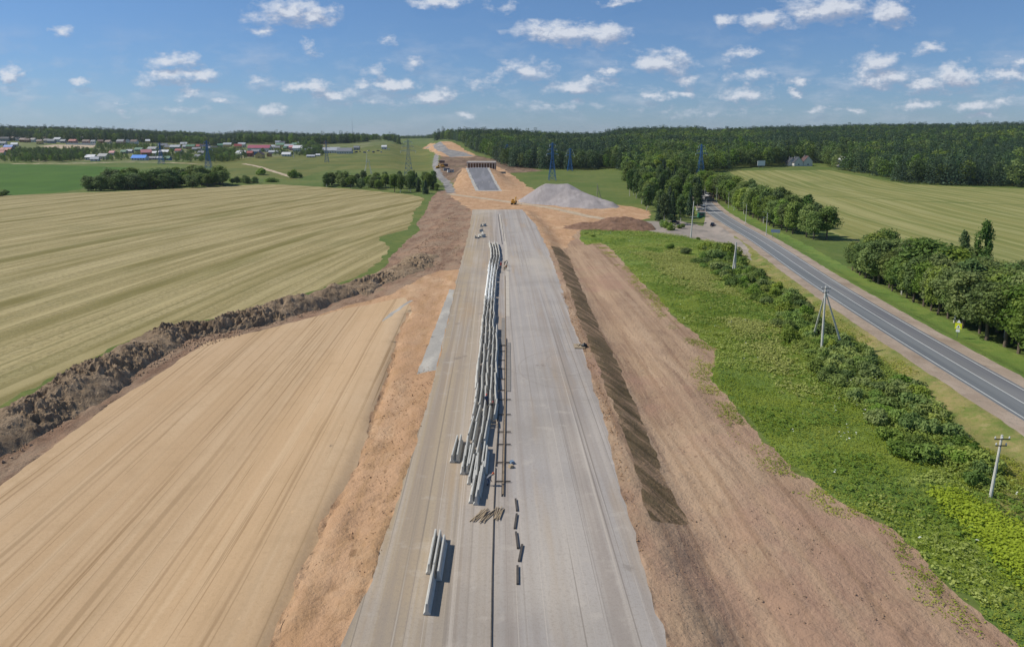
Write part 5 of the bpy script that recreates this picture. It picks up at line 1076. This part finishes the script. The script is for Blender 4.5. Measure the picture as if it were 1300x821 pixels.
# ================================================================== PEOPLE
M['skin'] = simple('skin', 'b98a6e', .6, var=.03); M['boots'] = simple('boots', '231f1c', .7)
CL = {'red': 'c9383a', 'navy': '283a5c', 'black': '1e1f22', 'orange': 'd8632a', 'grey': '6a6c70', 'blue': '34568c', 'khaki': '8a7a5c', 'white': 'd8d8d8'}
def person(x, y, rz, shirt, legs_, helmet, label, pose='stand', z=.03):
    """one continuous skinned body; stand / bend / walk"""
    bend = {'stand': .05, 'bend': .95, 'walk': .12}[pose]; hz = .92 if pose != 'bend' else .86
    def up(d, side=0., fwd=0.): return (side, -math.sin(bend)*d-fwd, hz+math.cos(bend)*d)
    st = .28 if pose == 'walk' else .06
    J = {'pel': (0, 0, hz), 'chest': up(.32), 'sh': up(.5), 'neck': up(.58), 'head': up(.68, 0, .03), 'crown': up(.8, 0, .04)}
    for s, n in ((-1, 'l'), (1, 'r')):
        f = st*s
        J['hip'+n] = (s*.1, 0, hz-.04); J['kn'+n] = (s*.12, -f*.5-.06-(.08 if pose == 'bend' else 0), .5); J['an'+n] = (s*.12, -f+.02, .09); J['toe'+n] = (s*.13, -f-.16, .04)
        J['sho'+n] = up(.48, s*.19); e = up(.2, s*.27, .02 if pose != 'bend' else .25); h = up(-.02, s*.25, .12+.1*s if pose != 'bend' else .42); 
        if pose == 'bend': e = (s*.24, e[1]+.1, e[2]-.18); h = (s*.18, e[1]-.12, e[2]-.27)
        J['el'+n] = e; J['wr'+n] = h; d = (Vector(h)-Vector(e)).normalized(); J['pa'+n] = tuple(Vector(h)+d*.09); 
        for k in range(4): J['f%d%s' % (k, n)] = tuple(Vector(h)+d*(.155+.012*(k in (1, 2)))+Vector((0, (k-1.5)*.024, 0)))
        J['th'+n] = tuple(Vector(h)+d*.07+Vector((0, -.06, 0)))
    J['nose'] = tuple(Vector(J['head'])+Vector((0, -.125, .0)))
    E = [('pel', 'chest'), ('chest', 'sh'), ('sh', 'neck'), ('neck', 'head'), ('head', 'crown'), ('head', 'nose')]
    for n in 'lr': E += [('pel', 'hip'+n), ('hip'+n, 'kn'+n), ('kn'+n, 'an'+n), ('an'+n, 'toe'+n), ('sh', 'sho'+n), ('sho'+n, 'el'+n), ('el'+n, 'wr'+n), ('wr'+n, 'pa'+n), ('wr'+n, 'th'+n)]+[('pa'+n, 'f%d%s' % (k, n)) for k in range(4)]
    rad = {'pel': .16, 'chest': .17, 'sh': .13, 'neck': .06, 'head': .1, 'crown': .09, 'nose': .018, 'hip': .1, 'kn': .068, 'an': .05, 'toe': .045, 'sho': .075, 'el': .05, 'wr': .034, 'pa': .036, 'th': .011}
    ks = list(J); me = bpy.data.meshes.new('person'); me.from_pydata([J[k] for k in ks], [(ks.index(a), ks.index(b)) for a, b in E], []); me.update()
    o = bpy.data.objects.new('person', me); COL.objects.link(o); md = o.modifiers.new('skin', 'SKIN'); sv = me.skin_vertices[0].data
    for i, k in enumerate(ks):
        r = rad.get(k, rad.get(k[:-1], .009)); sv[i].radius = (r*(1.15 if k in ('chest', 'pel') else 1), r*(.85 if k in ('chest', 'pel') else 1)); sv[i].use_root = (k == 'pel')
    o.modifiers.new('s', 'SUBSURF').levels = 1
    dg = bpy.context.evaluated_depsgraph_get(); nm = bpy.data.meshes.new_from_object(o.evaluated_get(dg)); o.modifiers.clear(); o.data = nm
    nm.materials.clear()
    for m in (cmat('cloth_'+shirt, CL[shirt]), cmat('cloth_'+legs_, CL[legs_]), M['skin'], M['boots']): nm.materials.append(m)
    W = [Vector(J['wrl']), Vector(J['wrr'])]; nk = Vector(J['neck'])
    for p in nm.polygons:
        c = p.center; i = 0
        if min((c-w).length for w in W) < .04 or min((c-Vector(J['pal'])).length, (c-Vector(J['par'])).length) < .13: i = 2
        elif (c-Vector(J['head'])).length < .16 or (c-Vector(J['crown'])).length < .14: i = 2
        elif c.z < .13: i = 3
        elif c.z < hz+.0 and abs(c.x) < .22 and c.y > -.3: i = 1
        p.material_index = i; p.use_smooth = True
    cr = Vector(J['crown']); hd = Vector(J['head'])
    if helmet:
        mb = MB(); rings = []; 
        for k in range(5):
            t = k/4*math.pi/2; rings += [(math.cos(a)*.125*math.cos(t), math.sin(a)*.145*math.cos(t), math.sin(t)*.13) for a in [i*math.pi/6 for i in range(12)]]
        mb.add(rings, [(k*12+i, k*12+(i+1) % 12, (k+1)*12+(i+1) % 12, (k+1)*12+i) for k in range(4) for i in range(12)]); mb.tube([(0, -.03, -.012), (0, -.03, .0)], .165, 14)
        hm = mb.build('helmet', cmat('helmet_'+helmet, CL[helmet], rough=.35), o, tuple(cr+Vector((0, 0, -.01))), smooth=True); hm.rotation_euler = (bend*.6, 0, 0)
    else:
        v = [(math.sin(t)*math.cos(a)*.115, math.sin(t)*math.sin(a)*.125+.02, math.cos(t)*.1) for t in np.linspace(.01, 1.5, 5) for a in np.arange(0, 6.28, .628)]
        MB().add(v, [(k*10+i, k*10+(i+1) % 10, (k+1)*10+(i+1) % 10, (k+1)*10+i) for k in range(4) for i in range(10)]).build('hair', M['black'], o, tuple(cr+Vector((0, 0, -.02))), smooth=True)
    for s in (-1, 1): MB().tube([tuple(hd+Vector((s*.035, -.1, .03))), tuple(hd+Vector((s*.035, -.112, .03)))], .011, 6).build('eye', M['black'], o)
    MB().box(hd.x-.025, hd.x+.025, hd.y-.11, hd.y-.1, hd.z-.05, hd.z-.04).build('mouth', M['door'], o)
    o.location = (x, y, z); o.rotation_euler = (0, 0, rz); return tag(o, label, 'person', 'road workers')
for px, py, rz, s_, l_, h_, ps, lb in [
    (636, 340.5, .6, 'red', 'navy', 'red', 'stand', 'worker in red top and helmet with navy trousers beside the far barriers'),
    (640.3, 337, 2.2, 'black', 'black', None, 'bend', 'worker in black bending over right of the red clad worker'),
    (644, 338, -1.2, 'grey', 'black', 'black', 'stand', 'worker in grey and black standing rightmost of the far group'),
    (642.8, 343, 3.4, 'khaki', 'black', None, 'walk', 'worker in khaki walking nearest in the far group'),
    (639.8, 343.5, 1.2, 'khaki', 'khaki', 'orange', 'bend', 'worker in khaki with orange helmet bending in the far group'),
    (632.5, 345.5, .4, 'navy', 'navy', None, 'bend', 'worker in navy crouching beside the stack in the far group'),
    (617.5, 515, .3, 'navy', 'navy', 'red', 'stand', 'worker in navy with a bright red helmet among the barriers'),
    (621.5, 523, 2.4, 'black', 'black', 'red', 'bend', 'bending worker in black with a red helmet among the barriers'),
    (618.8, 616, 1.9, 'grey', 'navy', 'orange', 'bend', 'worker with orange helmet bending at the near end of the stack')]:
    x, y = flat(px, py); person(x, y, rz, s_, l_, h_, lb, ps)

# ================================================================== AIR, SUN, SKY
import bpy
hz = MB().box(-9000, 9000, -300, 9000, -22, 130); m = bpy.data.materials.new('haze_air'); m.use_nodes = True; nt = m.node_tree; nt.nodes.clear()
out = nt.nodes.new('ShaderNodeOutputMaterial'); pv = nt.nodes.new('ShaderNodeVolumePrincipled'); pv.inputs['Color'].default_value = (.78, .87, 1, 1); pv.inputs['Density'].default_value = HAZE; pv.inputs['Anisotropy'].default_value = .2
nt.links.new(pv.outputs[0], out.inputs['Volume'])
if HAZE > 0: tag(hz.build('haze', m), 'thin blue haze over the valley', 'haze', kind='stuff')

SUN_AZ = R(-80); SUN_EL = R(47)           # azimuth from +Y towards +X
sl = bpy.data.lights.new('sun', 'SUN'); sl.energy = 3.8; sl.angle = R(.53); sl.color = (1, .945, .84); so = bpy.data.objects.new('sun', sl); COL.objects.link(so)
d = Vector((math.sin(SUN_AZ)*math.cos(SUN_EL), math.cos(SUN_AZ)*math.cos(SUN_EL), math.sin(SUN_EL)))
so.rotation_euler = d.to_track_quat('Z', 'Y').to_euler(); so.location = (0, 0, 100)
w = bpy.data.worlds.new('World'); scene.world = w; w.use_nodes = True; wn = N(w); bg = wn.n['Background']
sky = wn.new('ShaderNodeTexSky', sky_type='NISHITA'); sky.sun_disc = False; sky.sun_elevation = SUN_EL; sky.sun_rotation = SUN_AZ; sky.altitude = 200; sky.air_density = 1.; sky.dust_density = .1; sky.ozone_density = 2.5
SKY = .11
# cumulus clouds: puffs given by direction (azimuth and elevation tangent), edges broken up by noise
dirv = wn.new('ShaderNodeTexCoord').outputs['Generated']; sp = wn.new('ShaderNodeSeparateXYZ'); wn.set(sp, 0, dirv)
yy = wn.math('MAXIMUM', sp.outputs[1], .02); A_ = wn.math('DIVIDE', sp.outputs[0], yy); El = wn.math('DIVIDE', sp.outputs[2], yy)
cb = wn.new('ShaderNodeCombineXYZ'); wn.set(cb, 0, A_); wn.set(cb, 1, El); uv = cb.outputs[0]
def ndir(px, py):
    u, a, b = ray(px, py); return u/a, b/a
CLOUDS = [ # cx, cy, rx, ry, strength
 (368,17,48,17,1),(400,22,32,14,1),(335,39,22,8,.8),(715,42,62,15,1.1),(765,46,34,14,1.1),(690,40,40,14,1),(1050,12,60,18,1.1),(1130,16,32,18,1.1),(970,27,34,13,1.1),(920,26,14,9,1),
 (222,78,36,11,1),(212,98,36,11,1.1),(252,96,28,8,1),(78,42,14,6,.8),(12,95,18,10,1),(98,106,14,5,.8),(240,120,20,8,.9),(284,127,14,6,.8),(395,110,34,9,1),(425,120,30,7,.9),(330,103,22,8,.75),(492,106,40,8,1.1),(520,104,18,9,1),
 (545,124,38,9,.9),(565,118,20,8,.85),(590,148,12,4,.7),(345,140,22,7,.8),(155,134,12,4,.7),(672,90,34,15,.85),(730,112,36,9,1),(745,106,40,8,.8),(775,89,17,7,.9),(842,80,40,16,1.15),(828,120,20,6,1),(866,119,16,5,.8),(870,105,26,8,.75),
 (940,68,20,8,.95),(950,95,34,10,.8),(1015,102,20,8,.8),(942,120,36,11,1),(1115,82,34,14,1),(1120,100,50,13,.95),(1215,98,32,17,1.15),(1170,108,40,10,1),(1280,96,40,10,1),(1290,80,28,8,.85),(1182,63,20,7,.8),(1165,132,30,7,.85),(1240,134,34,8,.85),(1245,147,18,5,.8),
 (1010,120,12,5,.8),(1080,142,16,5,.7),(560,2,40,6,1),(640,10,20,7,.6),(780,3,30,5,.8),(495,52,10,6,.55),(525,78,14,8,.6),(400,65,12,6,.65),(395,55,12,6,.6),(612,104,26,10,.55),(480,92,14,10,.6),(1040,140,14,5,.7),(1275,130,22,5,.7),(640,92,14,9,.6),(470,130,60,6,.45),(700,135,60,6,.45),(900,140,70,6,.45),(200,140,60,6,.4)]
def field(vec):
    # wispy distortion of the lookup, then the union of puffs
    nz = wn.new('ShaderNodeTexNoise'); wn.set(nz, 'Vector', wn.vm('MULTIPLY', vec, (1, 1.5, 1))); nz.inputs['Scale'].default_value = 34; nz.inputs['Detail'].default_value = 5; nz.inputs['Roughness'].default_value = .6
    ds = wn.vm('MULTIPLY', wn.vm('SUBTRACT', nz.outputs[1], (.5, .5, .5)), (.045, .028, 0)); q = wn.vm('ADD', vec, ds); acc = None
    for cx, cy, rx, ry, s in CLOUDS:
        a, e = ndir(cx, cy); dd = wn.vm('MULTIPLY', wn.vm('SUBTRACT', q, (a, e, 0)), (FOC/(rx*1.12), FOC/(ry*1.15), 0))
        v = wn.math('MULTIPLY_ADD', wn.vm('LENGTH', dd), -s, s*1.0); acc = v if acc is None else wn.math('MAXIMUM', acc, v)
    n2 = wn.noise(wn.vm('MULTIPLY', vec, (1, 1.7, 1)), 42, 7, .62)
    n3 = wn.noise(wn.vm('MULTIPLY', vec, (1, 2.6, 1)), 13, 6, .6)
    thin = wn.math('MULTIPLY', wn.ramp(n3, .48, .72), wn.ramp(wn.math('ABSOLUTE', wn.math('SUBTRACT', El, .06)), .0, .09, .5, .0))
    return wn.math('MAXIMUM', wn.math('ADD', acc, wn.math('MULTIPLY', wn.math('SUBTRACT', n2, .5), 2.1)), thin), acc
f0, acc0 = field(uv)
f1, acc1 = field(wn.vm('ADD', uv, (-.006, .011, 0)))
mask = wn.ramp(f0, -.04, .78, 0, .95); front = wn.ramp(sp.outputs[1], .05, .2)
mask = wn.math('MULTIPLY', mask, front)
light = wn.ramp(wn.math('SUBTRACT', f0, f1), -.3, .5)
cc = wn.mix(light, (.31, .36, .48, 1), (.66, .69, .75, 1))
# rest of the sky dome: ordinary scattered fair weather clouds
zz = wn.math('MAXIMUM', sp.outputs[2], .04); pl = wn.new('ShaderNodeCombineXYZ'); wn.set(pl, 0, wn.math('DIVIDE', sp.outputs[0], zz)); wn.set(pl, 1, wn.math('DIVIDE', sp.outputs[1], zz))
nb = wn.noise(pl.outputs[0], .9, 6, .6); mb_ = wn.math('MULTIPLY', wn.ramp(nb, .54, .66), wn.ramp(sp.outputs[2], .27, .4)); 
mask2 = wn.math('MAXIMUM', mask, wn.math('MULTIPLY', mb_, .9))
skyc = wn.mix(1.0, sky.outputs[0], (.08, .08, .08, 1), 'MULTIPLY')
tint = wn.ramp(sp.outputs[2], 0., .35)
skyc = wn.mix(1.0, skyc, wn.mix(tint, (.46, .64, 1.02, 1), (.60, .85, 1.03, 1)), 'MULTIPLY')
fin = wn.mix(wn.math('MULTIPLY', mask2, .92), skyc, cc)
wn.set(bg, 'Color', fin); bg.inputs['Strength'].default_value = 1.0
scene.view_settings.view_transform = 'Standard'; scene.view_settings.look = 'None'; scene.view_settings.exposure = 0.12; scene.view_settings.gamma = 1
scene.cycles.max_bounces = 5; scene.cycles.diffuse_bounces = 3; scene.cycles.transparent_max_bounces = 8; scene.cycles.volume_bounces = 0; scene.cycles.use_adaptive_sampling = True
w.cycles.sampling_method = 'MANUAL'; w.cycles.sample_map_resolution = 256

for o in scene.objects:
    if 'label' in o and len(o['label'].split()) > 16: print('LONG', o.name, o['label'])
